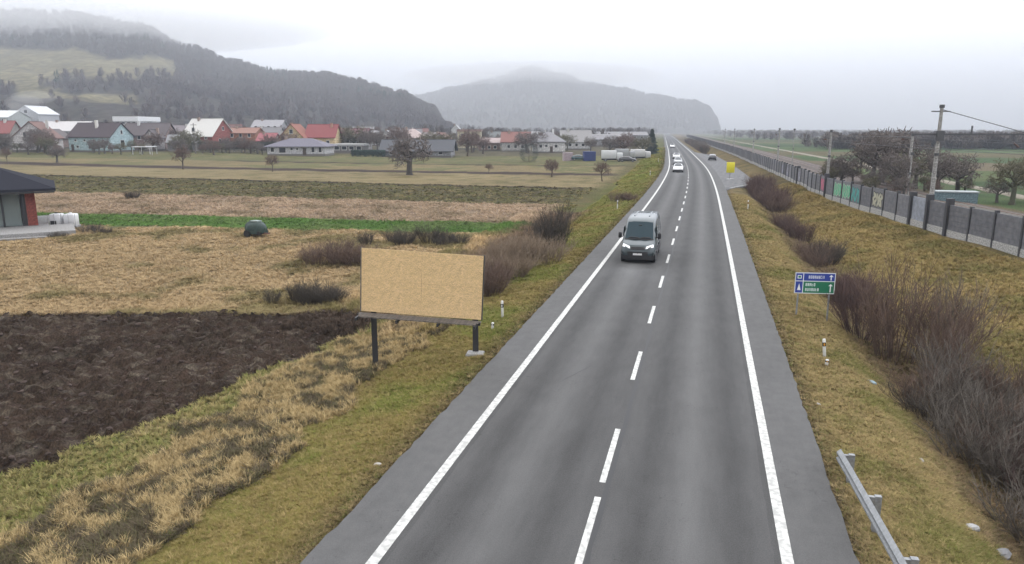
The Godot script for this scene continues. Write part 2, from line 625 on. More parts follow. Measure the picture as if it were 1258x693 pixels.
func build_plowed_field() -> void:
	var x0 := -40.0
	var s0 := 4.0
	var st := 0.14
	var nx := int(35.0 / st)
	var ns := int(29.8 / st)
	var v := PackedVector3Array()
	var c := PackedColorArray()
	var inside := PackedByteArray()
	for j in ns:
		for i in nx:
			var x := x0 + i * st
			var z := -(s0 + j * st)
			var ok := in_plough(x, z)
			inside.append(1 if ok else 0)
			var y := height(x, z)
			y += plough_height(x, z) - 0.02 if ok else -0.5
			v.append(Vector3(x, y, z))
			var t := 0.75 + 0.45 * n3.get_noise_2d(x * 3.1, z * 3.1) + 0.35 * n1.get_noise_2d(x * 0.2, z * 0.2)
			var col := Color(0.084, 0.058, 0.042).lerp(Color(0.19, 0.155, 0.12), clampf(n1.get_noise_2d(x * 0.8, z * 2.4) * 3.0 - 0.5, 0.0, 1.0))  # pale streaks paint the highlights on turned clods into the soil colour
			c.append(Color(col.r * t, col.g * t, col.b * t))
	var m := mat("plough_soil", Color(1, 1, 1), 1.0, {"tex": tex.speckle, "tile": 1.7, "vc": true, "spec": 0.25, "bump": tex.relief, "depth": 5.0})
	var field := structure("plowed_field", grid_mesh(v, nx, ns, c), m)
	# loose clods turned up by the plough
	var pos := []
	for i in 15000:
		var s := 6.0 + 27.0 * rng.randf()
		var x := -7.0 - 26.0 * rng.randf()
		if in_plough(x, -s, -0.1) and pos.size() < 2200:
			var size := 0.02 + 0.07 * pow(rng.randf(), 4.0)
			var b := Basis.from_euler(Vector3(rng.randf() * TAU, rng.randf() * TAU, 0)) * Basis.from_scale(Vector3(1.5, 0.8, 1.0) * size)
			var t := 0.7 + 0.5 * rng.randf()
			pos.append([Transform3D(b, Vector3(x, height(x, -s) + plough_height(x, -s) + size * 0.15, -s)), Color(0.075 * t, 0.057 * t, 0.050 * t)])
	scatter("soil_clods", clod_mesh(3), mat("clod", Color(1, 1, 1), 1.0, {"vc": true, "spec": 0.2}), pos, "", field)


func clod_mesh(sd: int) -> ArrayMesh:
	var r := RandomNumberGenerator.new()
	r.seed = sd
	var sp := SphereMesh.new()
	sp.radial_segments = 7
	sp.rings = 4
	sp.radius = 1.0
	sp.height = 2.0
	var arr := sp.surface_get_arrays(0)
	var vs: PackedVector3Array = arr[Mesh.ARRAY_VERTEX]
	var st := begin()
	for i in arr[Mesh.ARRAY_INDEX]:
		var p := vs[i]
		st.add_vertex(p * (1.0 + 0.35 * n1.get_noise_3d(p.x * 1.1 + sd, p.y * 1.1, p.z * 1.1)))
	return done(st)


# a MultiMesh of what nobody could count
func scatter(called: String, mesh: Mesh, m: Material, items: Array, label := "", parent: Node = self) -> MultiMeshInstance3D:
	var mm := MultiMesh.new()
	mm.transform_format = MultiMesh.TRANSFORM_3D
	mm.use_colors = true
	mm.mesh = mesh
	mm.instance_count = items.size()
	for i in items.size():
		mm.set_instance_transform(i, items[i][0])
		mm.set_instance_color(i, items[i][1])
	var o := MultiMeshInstance3D.new()
	o.name = numbered(called) if parent == self else called
	o.multimesh = mm
	o.material_override = m
	o.set_meta("kind", "stuff")
	if label:
		o.set_meta("label", label)
	parent.add_child(o, true)
	return o


# ------------------------------------------------------------------ hills, forest and low cloud
# each station: foot x, foot distance, ridge x, ridge distance, ridge height
const HILL_NEAR := [[-491.6, 430, -1028.9, 900, 126.9], [-411.9, 430, -890.9, 930, 138.4], [-341.6, 430, -754.8, 950, 150.8], [-294.8, 430, -658.1, 960, 156.1], [-247.9, 430, -553.5, 960, 154.2], [-215.3, 440, -464.9, 950, 138.4], [-190.8, 450, -394.3, 930, 110.2], [-171.1, 470, -327.6, 900, 89.4], [-154.3, 490, -280.3, 890, 77.5], [-129.8, 520, -217.1, 870, 73.3], [-117.1, 540, -184.4, 850, 66.5], [-87.9, 580, -122.7, 810, 50.2], [-66.9, 620, -83.1, 770, 33.6], [-56.5, 640, -63.6, 720, 13.6], [-50.9, 640, -54.9, 690, 1.6]]
const HILL_MID := [[-298.5, 1100, -474.9, 1750, 41.0], [-202.6, 1100, -322.3, 1750, 68.6], [-145.3, 1120, -223.1, 1720, 83.8], [-84.2, 1120, -127.8, 1700, 102.5], [-35.7, 1130, -53.1, 1680, 117.1], [26.1, 1140, 38.0, 1660, 143.2], [76.5, 1150, 109.7, 1650, 128.8], [115.0, 1160, 162.7, 1640, 107.7], [168.5, 1180, 228.4, 1600, 95.2], [223.6, 1200, 290.7, 1560, 78.4], [301.1, 1250, 361.3, 1500, 64.6], [333.4, 1280, 380.3, 1460, 52.4], [350.1, 1290, 388.1, 1430, 31.8], [361.3, 1300, 391.9, 1410, 4.5]]
const HILL_FAR := [[641.8, 3900, 855.8, 5200, 51.8], [1024.4, 3900, 1392.1, 5300, 131.3], [1381.9, 3950, 1889.2, 5400, 179.1], [1769.3, 3950, 2418.8, 5400, 167.8], [2129.5, 3900, 2893.9, 5300, 187.1], [2512.0, 3900, 3349.4, 5200, 172.8], [2852.1, 3900, 3729.6, 5100, 191.0], [3607.2, 3800, 4746.4, 5000, 208.4]]
const MEADOWS := [[[-585.5, 779.8], [-521.3, 760.5], [-471.3, 759.9], [-439.0, 768.8], [-390.5, 732.7], [-353.9, 803.9], [-309.1, 696.9], [-333.8, 639.4], [-385.8, 624.2], [-380.6, 609.4], [-404.1, 580.2], [-428.5, 570.7]], [[-393.7, 603.0], [-377.4, 606.5], [-352.9, 584.5], [-326.1, 576.6], [-294.1, 587.9], [-285.1, 563.7], [-303.6, 547.2], [-333.3, 547.1], [-364.4, 549.0]]]


func hill_point(hill: Array, a: float, t: float, drop: float) -> Vector3:
	# a runs over the stations, t from the foot (0) over the ridge (1) to the far side
	var f := clampf(a, 0.0, hill.size() - 1.001)
	var i := int(f)
	var k := smoothstep(0.0, 1.0, f - i)
	var p: Array = hill[i]
	var q: Array = hill[i + 1]
	var kx := f - i
	var xf: float = lerpf(p[0], q[0], kx)
	var sf: float = lerpf(p[1], q[1], kx)
	var xr: float = lerpf(p[2], q[2], kx)
	var sr: float = lerpf(p[3], q[3], kx)
	var h: float = lerpf(p[4], q[4], k) - drop
	var x := lerpf(xf, xr, t)
	var s := lerpf(sf, sr, t)
	var y := 2.0 + (h - 2.0) * pow(t, 1.15) if t <= 1.0 else h - (h + 4.0) * pow((t - 1.0) / 0.8, 1.5)
	y += 5.0 * n1.get_noise_2d(x * 0.011, s * 0.011) * smoothstep(0.0, 0.25, t) * (1.0 - 0.8 * smoothstep(0.7, 1.0, t))
	return Vector3(x, y if t > 0.001 else -2.0, -s)


func on_meadow(x: float, s: float) -> bool:
	for poly in MEADOWS:
		var p := PackedVector2Array()
		for q in poly:
			p.append(Vector2(q[0], q[1]))
		if Geometry2D.is_point_in_polygon(Vector2(x, s) + Vector2(n2.get_noise_2d(x * 0.03, s * 0.03), n2.get_noise_2d(s * 0.03, x * 0.03)) * 5.0, p):
			return true
	return false


func build_hills() -> void:
	var m := mat("hill_soil", Color(1, 1, 1), 1.0, {"tex": tex.soft, "tile": 60.0, "vc": true, "spec": 0.1})
	for h in [["hill_near", HILL_NEAR, 140, 60, 9.0], ["hill_mid", HILL_MID, 110, 44, 9.0], ["hill_far", HILL_FAR, 60, 24, 0.0]]:
		var v := PackedVector3Array()
		var c := PackedColorArray()
		var hill: Array = h[1]
		for j in h[3]:
			for i in h[2]:
				var p := hill_point(hill, i * (hill.size() - 1.0) / (h[2] - 1.0), j * 1.8 / (h[3] - 1.0), h[4])
				v.append(p)
				var n := 1.0 + 0.3 * n1.get_noise_2d(p.x * 0.02, p.z * 0.02)
				var col := Color(0.085, 0.075, 0.062)
				if h[0] == "hill_near" and on_meadow(p.x, -p.z):
					col = Color(0.215, 0.19, 0.11)
				elif h[0] == "hill_far":
					col = Color(0.075, 0.08, 0.07)
				c.append(Color(col.r * n, col.g * n, col.b * n))
		structure(h[0], grid_mesh(v, h[2], h[3], c), m)
	# leafless woods on the slopes, a mass that nobody could count
	var wood := mat("wood", Color(1, 1, 1), 1.0, {"vc": true, "spec": 0.1})
	var bare := []
	var firs := []
	for h in [[HILL_NEAR, 9500, 9.0, true], [HILL_MID, 6500, 9.0, false]]:
		var hill: Array = h[0]
		for i in h[1]:
			var a := rng.randf() * (hill.size() - 1.0)
			var t := sqrt(rng.randf()) * 1.12
			var p := hill_point(hill, a, t, h[2])
			if h[3] and on_meadow(p.x, -p.z):
				continue
			if h[3] and t < 0.3 and n2.get_noise_2d(p.x * 0.02, p.z * 0.02) > 0.0 and rng.randf() < 0.7:
				continue
			var tall := (6.0 + 4.5 * rng.randf()) * (1.0 if h[3] else 1.15)
			var b := Basis(Vector3.UP, rng.randf() * TAU).scaled(Vector3(tall * 0.8, tall, tall * 0.8))
			var n := 0.88 + 0.25 * rng.randf() + 0.3 * n1.get_noise_2d(p.x * 0.012, p.z * 0.012)
			if n1.get_noise_2d(p.x * 0.006 + 50.0, p.z * 0.006) > 0.42 and rng.randf() < 0.5:
				firs.append([Transform3D(b.scaled_local(Vector3(0.75, 1.1, 0.75)), p - Vector3(0, 0.4, 0)), Color(0.035 * n, 0.055 * n, 0.035 * n)])
			else:
				bare.append([Transform3D(b, p - Vector3(0, 0.4, 0)), Color(0.115 * n, 0.092 * n, 0.085 * n)])
	scatter("bare_forest", wood_mesh(1, false), wood, bare, "leafless grey brown woodland covering the hills behind the village")
	scatter("conifer_forest", wood_mesh(2, true), wood, firs, "dark conifers scattered through the woods on the hills")
	# low cloud lying on the tops
	# a thin sheet of stratus over the valley, a little denser upwards, and thin banks caught on the tops
	for q in [[0, 104, -2500, 16000, 24, 16000, 0.0004, true], [0, 122, -2500, 16000, 24, 16000, 0.0013, true], [0, 52, -3000, 14000, 104, 5000, 0.0006, true], [-800, 122, -900, 1180, 46, 560, 0.0056, false], [45, 120, -1640, 560, 46, 460, 0.0040, false]]:
		var fm := FogMaterial.new()
		fm.resource_name = "cloud"
		fm.density = q[6]
		fm.albedo = Color(1.0, 1.0, 1.0)
		var fv := FogVolume.new()
		fv.name = numbered("cloud")
		fv.shape = RenderingServer.FOG_VOLUME_SHAPE_BOX if q[7] else RenderingServer.FOG_VOLUME_SHAPE_ELLIPSOID
		fv.size = Vector3(q[3], q[4], q[5])
		fv.material = fm
		fv.position = Vector3(q[0], q[1], q[2])
		fv.set_meta("kind", "stuff")
		fv.set_meta("label", "pale mist and low cloud lying over the hills")
		add_child(fv)


func wood_mesh(sd: int, fir: bool) -> ArrayMesh:
	var r := RandomNumberGenerator.new()
	r.seed = sd
	var st := begin()
	tube(st, Vector3.ZERO, Vector3(0, 0.75, 0), 0.022, 0.008, 3, false)
	if fir:
		for i in 60:
			var y := 0.1 + 0.9 * r.randf()
			var rad := 0.5 * (1.02 - y)
			var a := r.randf() * TAU
			var o := Vector3(cos(a), 0, sin(a))
			var side := Vector3(-o.z, 0, o.x) * 0.09
			tri(st, Vector3(0, y + 0.06, 0) + o * rad * 0.2, o * rad + Vector3(0, y - 0.06, 0) + side, o * rad + Vector3(0, y - 0.05, 0) - side)
	else:
		for i in 110:
			var a := r.randf() * TAU
			var y := 0.2 + 0.8 * r.randf()
			var rad := 0.5 * sqrt(maxf(0.02, 1.0 - pow((y - 0.62) / 0.42, 2.0))) * (0.35 + 0.65 * r.randf())
			var tip := Vector3(cos(a) * rad, y, sin(a) * rad)
			var root := Vector3(tip.x * 0.25, maxf(0.2, y - 0.25 - 0.1 * r.randf()), tip.z * 0.25)
			var side := Vector3(-sin(a), r.randf() - 0.5, cos(a)).normalized() * (0.018 + 0.02 * r.randf())
			tri(st, root, tip + side, tip - side)
	return done(st)


# ------------------------------------------------------------------ railway and noise barrier on the right
func wall_point(s: float, off: float) -> Vector3:
	var g := (table(WALL, s + 5.0) - table(WALL, s - 5.0)) / 10.0
	var l := sqrt(1.0 + g * g)
	var x := table(WALL, s) + off / l
	var z := -s + off * g / l
	return Vector3(x, 0, z)


func wall_ribbon(s0: float, s1: float, a: float, b: float, ya: float, yb: float) -> ArrayMesh:
	var v := PackedVector3Array()
	var n := 0
	var s := s0
	while s <= s1:
		for q in [[a - 0.25, minf(ya, yb) - 0.5], [a, ya], [b, yb], [b + 0.25, minf(ya, yb) - 0.5]]:
			var p := wall_point(s, q[0])
			v.append(Vector3(p.x, q[1], p.z))
		n += 1
		s += 4.0 * (1.0 + s * 0.01)
	return grid_mesh(v, 4, n)


func build_railway() -> void:
	var ballast := mat("ballast", lin(0.115, 0.085, 0.068), 1.0, {"tex": tex.speckle, "tile": 2.0})
	var rust := mat("rail_steel", lin(0.11, 0.075, 0.055), 0.5, {"metal": 0.6})
	var bed := structure("railway_bed", wall_ribbon(24.0, 1500.0, 4.0, 12.5, 0.0, 0.0), ballast)
	for o in [5.6, 7.04, 9.6, 11.04]:
		obj("rail", wall_ribbon(24.0, 900.0, o, o + 0.07, 0.17, 0.17), rust, bed)
	var sleeper := mat("sleeper", lin(0.20, 0.19, 0.17), 0.95)
	var sm := boxm(Vector3(-1.25, 0, -0.12), Vector3(1.25, 0.09, 0.12))
	for o in [6.3, 10.3]:
		for i in 60:
			var s := 34.0 + i * 0.9
			var p := wall_point(s, o)
			var q := wall_point(s + 1.0, o)
			var e := obj("sleeper", sm, sleeper, bed)
			e.position = Vector3(p.x, 0.002, p.z)
			e.rotation.y = atan2(q.x - p.x, q.z - p.z)
	var track := mat("gravel_track", lin(0.33, 0.29, 0.22), 1.0, {"tex": tex.speckle, "tile": 2.5})
	structure("gravel_track", wall_ribbon(26.0, 1500.0, 24.0, 26.0, -0.70, -0.70), track)


func panel_mesh(w: float, h: float) -> ArrayMesh:
	# five absorbing cassettes one above the other, the joints set back
	var st := begin()
	var k := 5
	for i in k:
		var y0 := h * i / k
		var y1 := h * (i + 1) / k
		box(st, Vector3(-w / 2, y0 + 0.012, -0.06), Vector3(w / 2, y1 - 0.012, 0.06))
	box(st, Vector3(-w / 2 + 0.01, 0.0, -0.04), Vector3(w / 2 - 0.01, h, 0.04))
	return done(st)


func graffiti_texture(kind: int, w := 192, h := 128) -> ImageTexture:
	var im := Image.create_empty(w, h, false, Image.FORMAT_RGB8)
	im.fill(lin(0.13, 0.13, 0.14))
	var r := RandomNumberGenerator.new()
	r.seed = 90 + kind
	var fills := [lin(0.42, 0.10, 0.16), lin(0.05, 0.30, 0.16), lin(0.06, 0.27, 0.24), lin(0.34, 0.33, 0.25), lin(0.22, 0.22, 0.25)]
	var outs := [lin(0.22, 0.06, 0.10), lin(0.30, 0.42, 0.30), lin(0.02, 0.10, 0.10), lin(0.02, 0.02, 0.02), lin(0.10, 0.10, 0.16)]
	# bulging letters: thick strokes with an outline, painted in two passes
	var strokes := []
	var n := 4 if kind != 3 else 5
	for i in n:
		var cx := w * (0.16 + 0.70 * i / maxf(1.0, n - 1.0))
		var p := Vector2(cx - 8 + 16 * r.randf(), h * (0.20 + 0.1 * r.randf()))
		var pts := [p]
		for k in 4:
			p = Vector2(cx + (r.randf() - 0.5) * 40.0, clampf(p.y + h * (0.10 + 0.12 * r.randf()), 0, h * 0.88))
			pts.append(p)
		strokes.append(pts)
	for pass_no in 2:
		var rad := 16.0 if pass_no == 0 else 10.0
		var col: Color = outs[kind] if pass_no == 0 else fills[kind]
		for pts in strokes:
			for k in pts.size() - 1:
				for q in 16:
					var c: Vector2 = pts[k].lerp(pts[k + 1], q / 16.0)
					im.fill_rect(Rect2i(int(c.x - rad * 0.7), int(c.y - rad), int(rad * 1.4), int(rad * 2.0)), col)
					im.fill_rect(Rect2i(int(c.x - rad), int(c.y - rad * 0.7), int(rad * 2.0), int(rad * 1.4)), col)
	return ImageTexture.create_from_image(im)


func build_noise_barrier() -> void:
	var wall := thing("noise_barrier", Vector3.ZERO, 0, "long dark grey panelled noise barrier with graffiti along the railway", "wall")
	var shades := []
	for k in 4:
		var g: float = [0.125, 0.14, 0.165, 0.132][k]
		shades.append(mat("barrier_panel_%d" % k, lin(g, g, g * 1.08), 0.85, {"tex": tex.speckle_light, "tile": 4.3}))
	var pale := mat("barrier_panel_pale", lin(0.26, 0.28, 0.32), 0.85, {"tex": tex.speckle_light, "tile": 4.3})
	var steel := mat("barrier_post", lin(0.035, 0.035, 0.04), 0.6)
	var conc := mat("barrier_concrete", lin(0.58, 0.57, 0.54), 0.95, {"tex": tex.speckle, "tile": 1.9})
	var pm := panel_mesh(2.86, 1.83)
	var base := boxm(Vector3(-1.49, -0.9, -0.10), Vector3(1.49, 0.40, 0.10))
	var post := boxm(Vector3(-0.08, -0.6, -0.13), Vector3(0.08, 2.38, 0.13))
	var thick := boxm(Vector3(-0.17, -0.7, -0.24), Vector3(0.17, 2.62, 0.24))
	var art := {65: 3, 70: 2, 74: 1, 77: 1, 82: 0, 100: 4, 112: 4, 118: 4}
	var done_art := {}
	var step_y := 0.0
	var s := 33.0
	var i := 0
	while s < 700.0:
		var p := wall_point(s, 0)
		var g := (table(WALL, s + 3.0) - table(WALL, s)) / 3.0
		var ds := 3.0 / sqrt(1.0 + g * g)
		var q := wall_point(s + ds, 0)
		var mid := (p + q) * 0.5
		step_y = height(mid.x - 0.8, mid.z) + 0.12
		var turn := atan2(-(q.z - p.z), q.x - p.x)
		var face := Transform3D(Basis(Vector3.UP, turn), Vector3(mid.x, step_y, mid.z))
		var door := i == 28
		var pn := obj("steel_door" if door else "panel", pm, steel if door else (pale if i == 8 else shades[(i * 7 + i / 3) % 4]), wall)
		pn.transform = face.translated_local(Vector3(0, 0.40, 0))
		for k in art:
			if not done_art.has(k) and s >= k:
				done_art[k] = true
				var gm := StandardMaterial3D.new()
				gm.resource_name = "graffiti"
				gm.albedo_texture = graffiti_texture(art[k])
				gm.roughness = 0.7
				var qm := QuadMesh.new()
				qm.size = Vector2(2.6, 1.65)
				var gr := obj("graffiti", qm, gm, pn)
				# on the side that looks at the road
				gr.position = Vector3(0, 0.91, -0.066)
				gr.rotation.y = PI
		var pl := obj("concrete_plinth", base, conc, wall)
		pl.transform = face
		var po := obj("post", thick if i in [7, 8, 9, 17, 24] else post, steel, wall)
		po.transform = Transform3D(Basis(Vector3.UP, turn), Vector3(p.x, step_y, p.z))
		s += ds
		i += 1


# ------------------------------------------------------------------ village houses
func gable_roof(w: float, d: float, y0: float, h: float, over: float, along_x: bool) -> ArrayMesh:
	var st := begin()
	var half := (d if along_x else w) * 0.5
	var run := half + over
	var len := (w if along_x else d) * 0.5 + over
	var drop := h * over / half
	var t := 0.22
	for side in [-1.0, 1.0]:
		var pts := []
		for q in [[0.0, h], [run * side, -drop]]:
			for e in [-len, len]:
				for k in [0.0, t]:
					pts.append(Vector3(e, y0 + q[1] + k, q[0]) if along_x else Vector3(q[0], y0 + q[1] + k, -e))
		# 0..3 at the ridge, 4..7 at the eave; even low, odd high
		var f := [[1, 3, 7, 5], [0, 4, 6, 2], [4, 5, 7, 6], [0, 1, 5, 4], [2, 6, 7, 3]]
		for a in f:
			if side > 0.0:
				quad(st, pts[a[0]], pts[a[1]], pts[a[2]], pts[a[3]])
			else:
				quad(st, pts[a[3]], pts[a[2]], pts[a[1]], pts[a[0]])
	return done(st)


func hip_roof(w: float, d: float, y0: float, h: float, over: float) -> ArrayMesh:
	var st := begin()
	var x := w * 0.5 + over
	var z := d * 0.5 + over
	var r := maxf(0.2, x - z * 0.9)
	var a := Vector3(-x, y0, z); var b := Vector3(x, y0, z); var c := Vector3(x, y0, -z); var e := Vector3(-x, y0, -z)
	var up := Vector3(0, 0.2, 0)
	var p := Vector3(-r, y0 + h, 0); var q := Vector3(r, y0 + h, 0)
	quad(st, a + up, p, q, b + up)
	quad(st, c + up, q, p, e + up)
	tri(st, b + up, q, c + up)
	tri(st, e + up, p, a + up)
	for k in [[a, b], [b, c], [c, e], [e, a]]:
		quad(st, k[0], k[0] + up, k[1] + up, k[1])
	quad(st, e, a, b, c)
	return done(st)


func house_walls(w: float, d: float, h: float, ridge: float, kind: String) -> ArrayMesh:
	var st := begin()
	var x := w * 0.5
	var z := d * 0.5
	box(st, Vector3(-x, -1.0, -z), Vector3(x, h, z))
	if kind == "gable_z":
		for e in [1.0, -1.0]:
			var a := Vector3(-x * e, h, z * e); var b := Vector3(0, h + ridge, z * e); var c := Vector3(x * e, h, z * e)
			tri(st, a, b, c)
	elif kind == "gable_x":
		for e in [1.0, -1.0]:
			tri(st, Vector3(x * e, h, z * e), Vector3(x * e, h + ridge, 0), Vector3(x * e, h, -z * e))
	return done(st)


func add_window(parent: Node3D, at: Vector3, w: float, h: float, frame_m: Material, glass_m: Material, turn := 0.0) -> void:
	var st := begin()
	var f := 0.09
	box(st, Vector3(-w / 2, -h / 2, 0), Vector3(-w / 2 + f, h / 2, 0.06))
	box(st, Vector3(w / 2 - f, -h / 2, 0), Vector3(w / 2, h / 2, 0.06))
	box(st, Vector3(-w / 2 + f, h / 2 - f, 0), Vector3(w / 2 - f, h / 2, 0.06))
	box(st, Vector3(-w / 2 + f, -h / 2, 0), Vector3(w / 2 - f, -h / 2 + f, 0.06))
	box(st, Vector3(-w / 2 - 0.08, -h / 2 - 0.08, 0), Vector3(w / 2 + 0.08, -h / 2, 0.14))
	var o := obj("window", done(st), frame_m, parent)
	o.position = at
	o.rotation.y = turn
	obj("pane", boxm(Vector3(-w / 2 + f, -h / 2 + f, 0.004), Vector3(w / 2 - f, h / 2 - f, 0.03)), glass_m, o)


func house(called: String, q: Array, kind: String, turn: float, wall_c: Color, roof_c: Color, label: String, opt := {}) -> Node3D:
	# q = x, distance, width, depth, eave height, ridge height (metres above the road)
	var g := height(q[0], -q[1])
	var o := thing(called, Vector3(q[0], g, -q[1]), deg_to_rad(turn), label, opt.get("cat", "house"))
	var h: float = (q[4] - g) * 0.92
	var rise: float = (q[5] - q[4]) * 0.92
	var w: float = q[2] * 0.95
	var d: float = q[3]
	var gw := wall_c.get_luminance()
	var gr := roof_c.get_luminance()
	wall_c = wall_c.lerp(Color(gw, gw, gw), 0.12)
	roof_c = roof_c.lerp(Color(gr, gr, gr), 0.12)
	var rough_wall := mat("render_" + wall_c.to_html(), wall_c, 0.95, {"tex": tex.soft, "tile": 3.0})
	var tiles := mat("tiles_" + roof_c.to_html(), roof_c, 0.8, {"tex": tex.speckle_light, "tile": 1.5})
	var frame_m := mat("window_frame", lin(0.55, 0.54, 0.52), 0.6)
	var glass := mat("window_glass", lin(0.018, 0.020, 0.024), 0.12)
	obj("wall", house_walls(w, d, h, rise, kind), rough_wall, o)
	var st := begin()
	box(st, Vector3(-w / 2 - 0.03, -1.0, -d / 2 - 0.03), Vector3(w / 2 + 0.03, 0.45, d / 2 + 0.03))
	obj("plinth", done(st), mat("house_plinth", lin(0.14, 0.13, 0.12), 0.95), o)
	var roof: MeshInstance3D
	if kind == "flat":
		roof = obj("roof", boxm(Vector3(-w / 2 - 0.3, h, -d / 2 - 0.3), Vector3(w / 2 + 0.3, h + maxf(0.35, rise), d / 2 + 0.3)), tiles, o)
	elif kind == "hip":
		roof = obj("roof", hip_roof(w, d, h, rise, opt.get("over", 0.5)), tiles, o)
	else:
		roof = obj("roof", gable_roof(w, d, h, rise, opt.get("over", 0.45), kind == "gable_x"), tiles, o)
		obj("ridge_cap", boxm(Vector3(-w / 2 - 0.4, h + rise + 0.16, -0.12), Vector3(w / 2 + 0.4, h + rise + 0.27, 0.12)) if kind == "gable_x" else boxm(Vector3(-0.12, h + rise + 0.16, -d / 2 - 0.4), Vector3(0.12, h + rise + 0.27, d / 2 + 0.4)), tiles, roof)
	if kind != "flat" and not opt.has("chimney") and opt.get("cat", "house") == "house":
		opt.chimney = [w * 0.22 if int(q[1]) % 2 else -w * 0.25, 0.6 if kind != "gable_z" else -d * 0.2, 0.65, lin(0.26, 0.20, 0.17) if int(q[1]) % 3 else lin(0.45, 0.44, 0.42)]
	if opt.has("chimney"):
		var c: Array = opt.chimney
		obj("chimney", boxm(Vector3(c[0] - 0.35, h, c[1] - 0.35), Vector3(c[0] + 0.35, h + rise + c[2], c[1] + 0.35)), mat("chimney_" + c[3].to_html(), c[3], 0.9), roof)
	for k in opt.get("windows", []):
		add_window(o, Vector3(k[0], k[1], d / 2 + 0.002), k[2], k[3], frame_m, glass)
	for k in opt.get("side_windows", []):
		add_window(o, Vector3(w / 2 * k[4] + 0.002 * k[4], k[1], k[0]), k[2], k[3], frame_m, glass, PI / 2 * k[4])
	if opt.has("door"):
		var x: float = opt.door
		var dr := obj("door", boxm(Vector3(x - 0.5, 0.1, d / 2), Vector3(x + 0.5, 2.15, d / 2 + 0.07)), mat("door_brown", lin(0.06, 0.04, 0.03), 0.6), o)
		obj("handle", boxm(Vector3(x + 0.34, 1.0, d / 2 + 0.07), Vector3(x + 0.40, 1.12, d / 2 + 0.12)), mat("metal_grey", lin(0.35, 0.35, 0.36), 0.4, {"metal": 0.8}), dr)
	house_spots.append([q[0], q[1], label])
	return o


var house_spots := []


func row(n: int, w: float, y: float, ww := 1.1, wh := 1.2) -> Array:
	var r := []
	for i in n:
		r.append([w * ((i + 0.5) / n - 0.5) * 0.92, y, ww, wh])
	return r


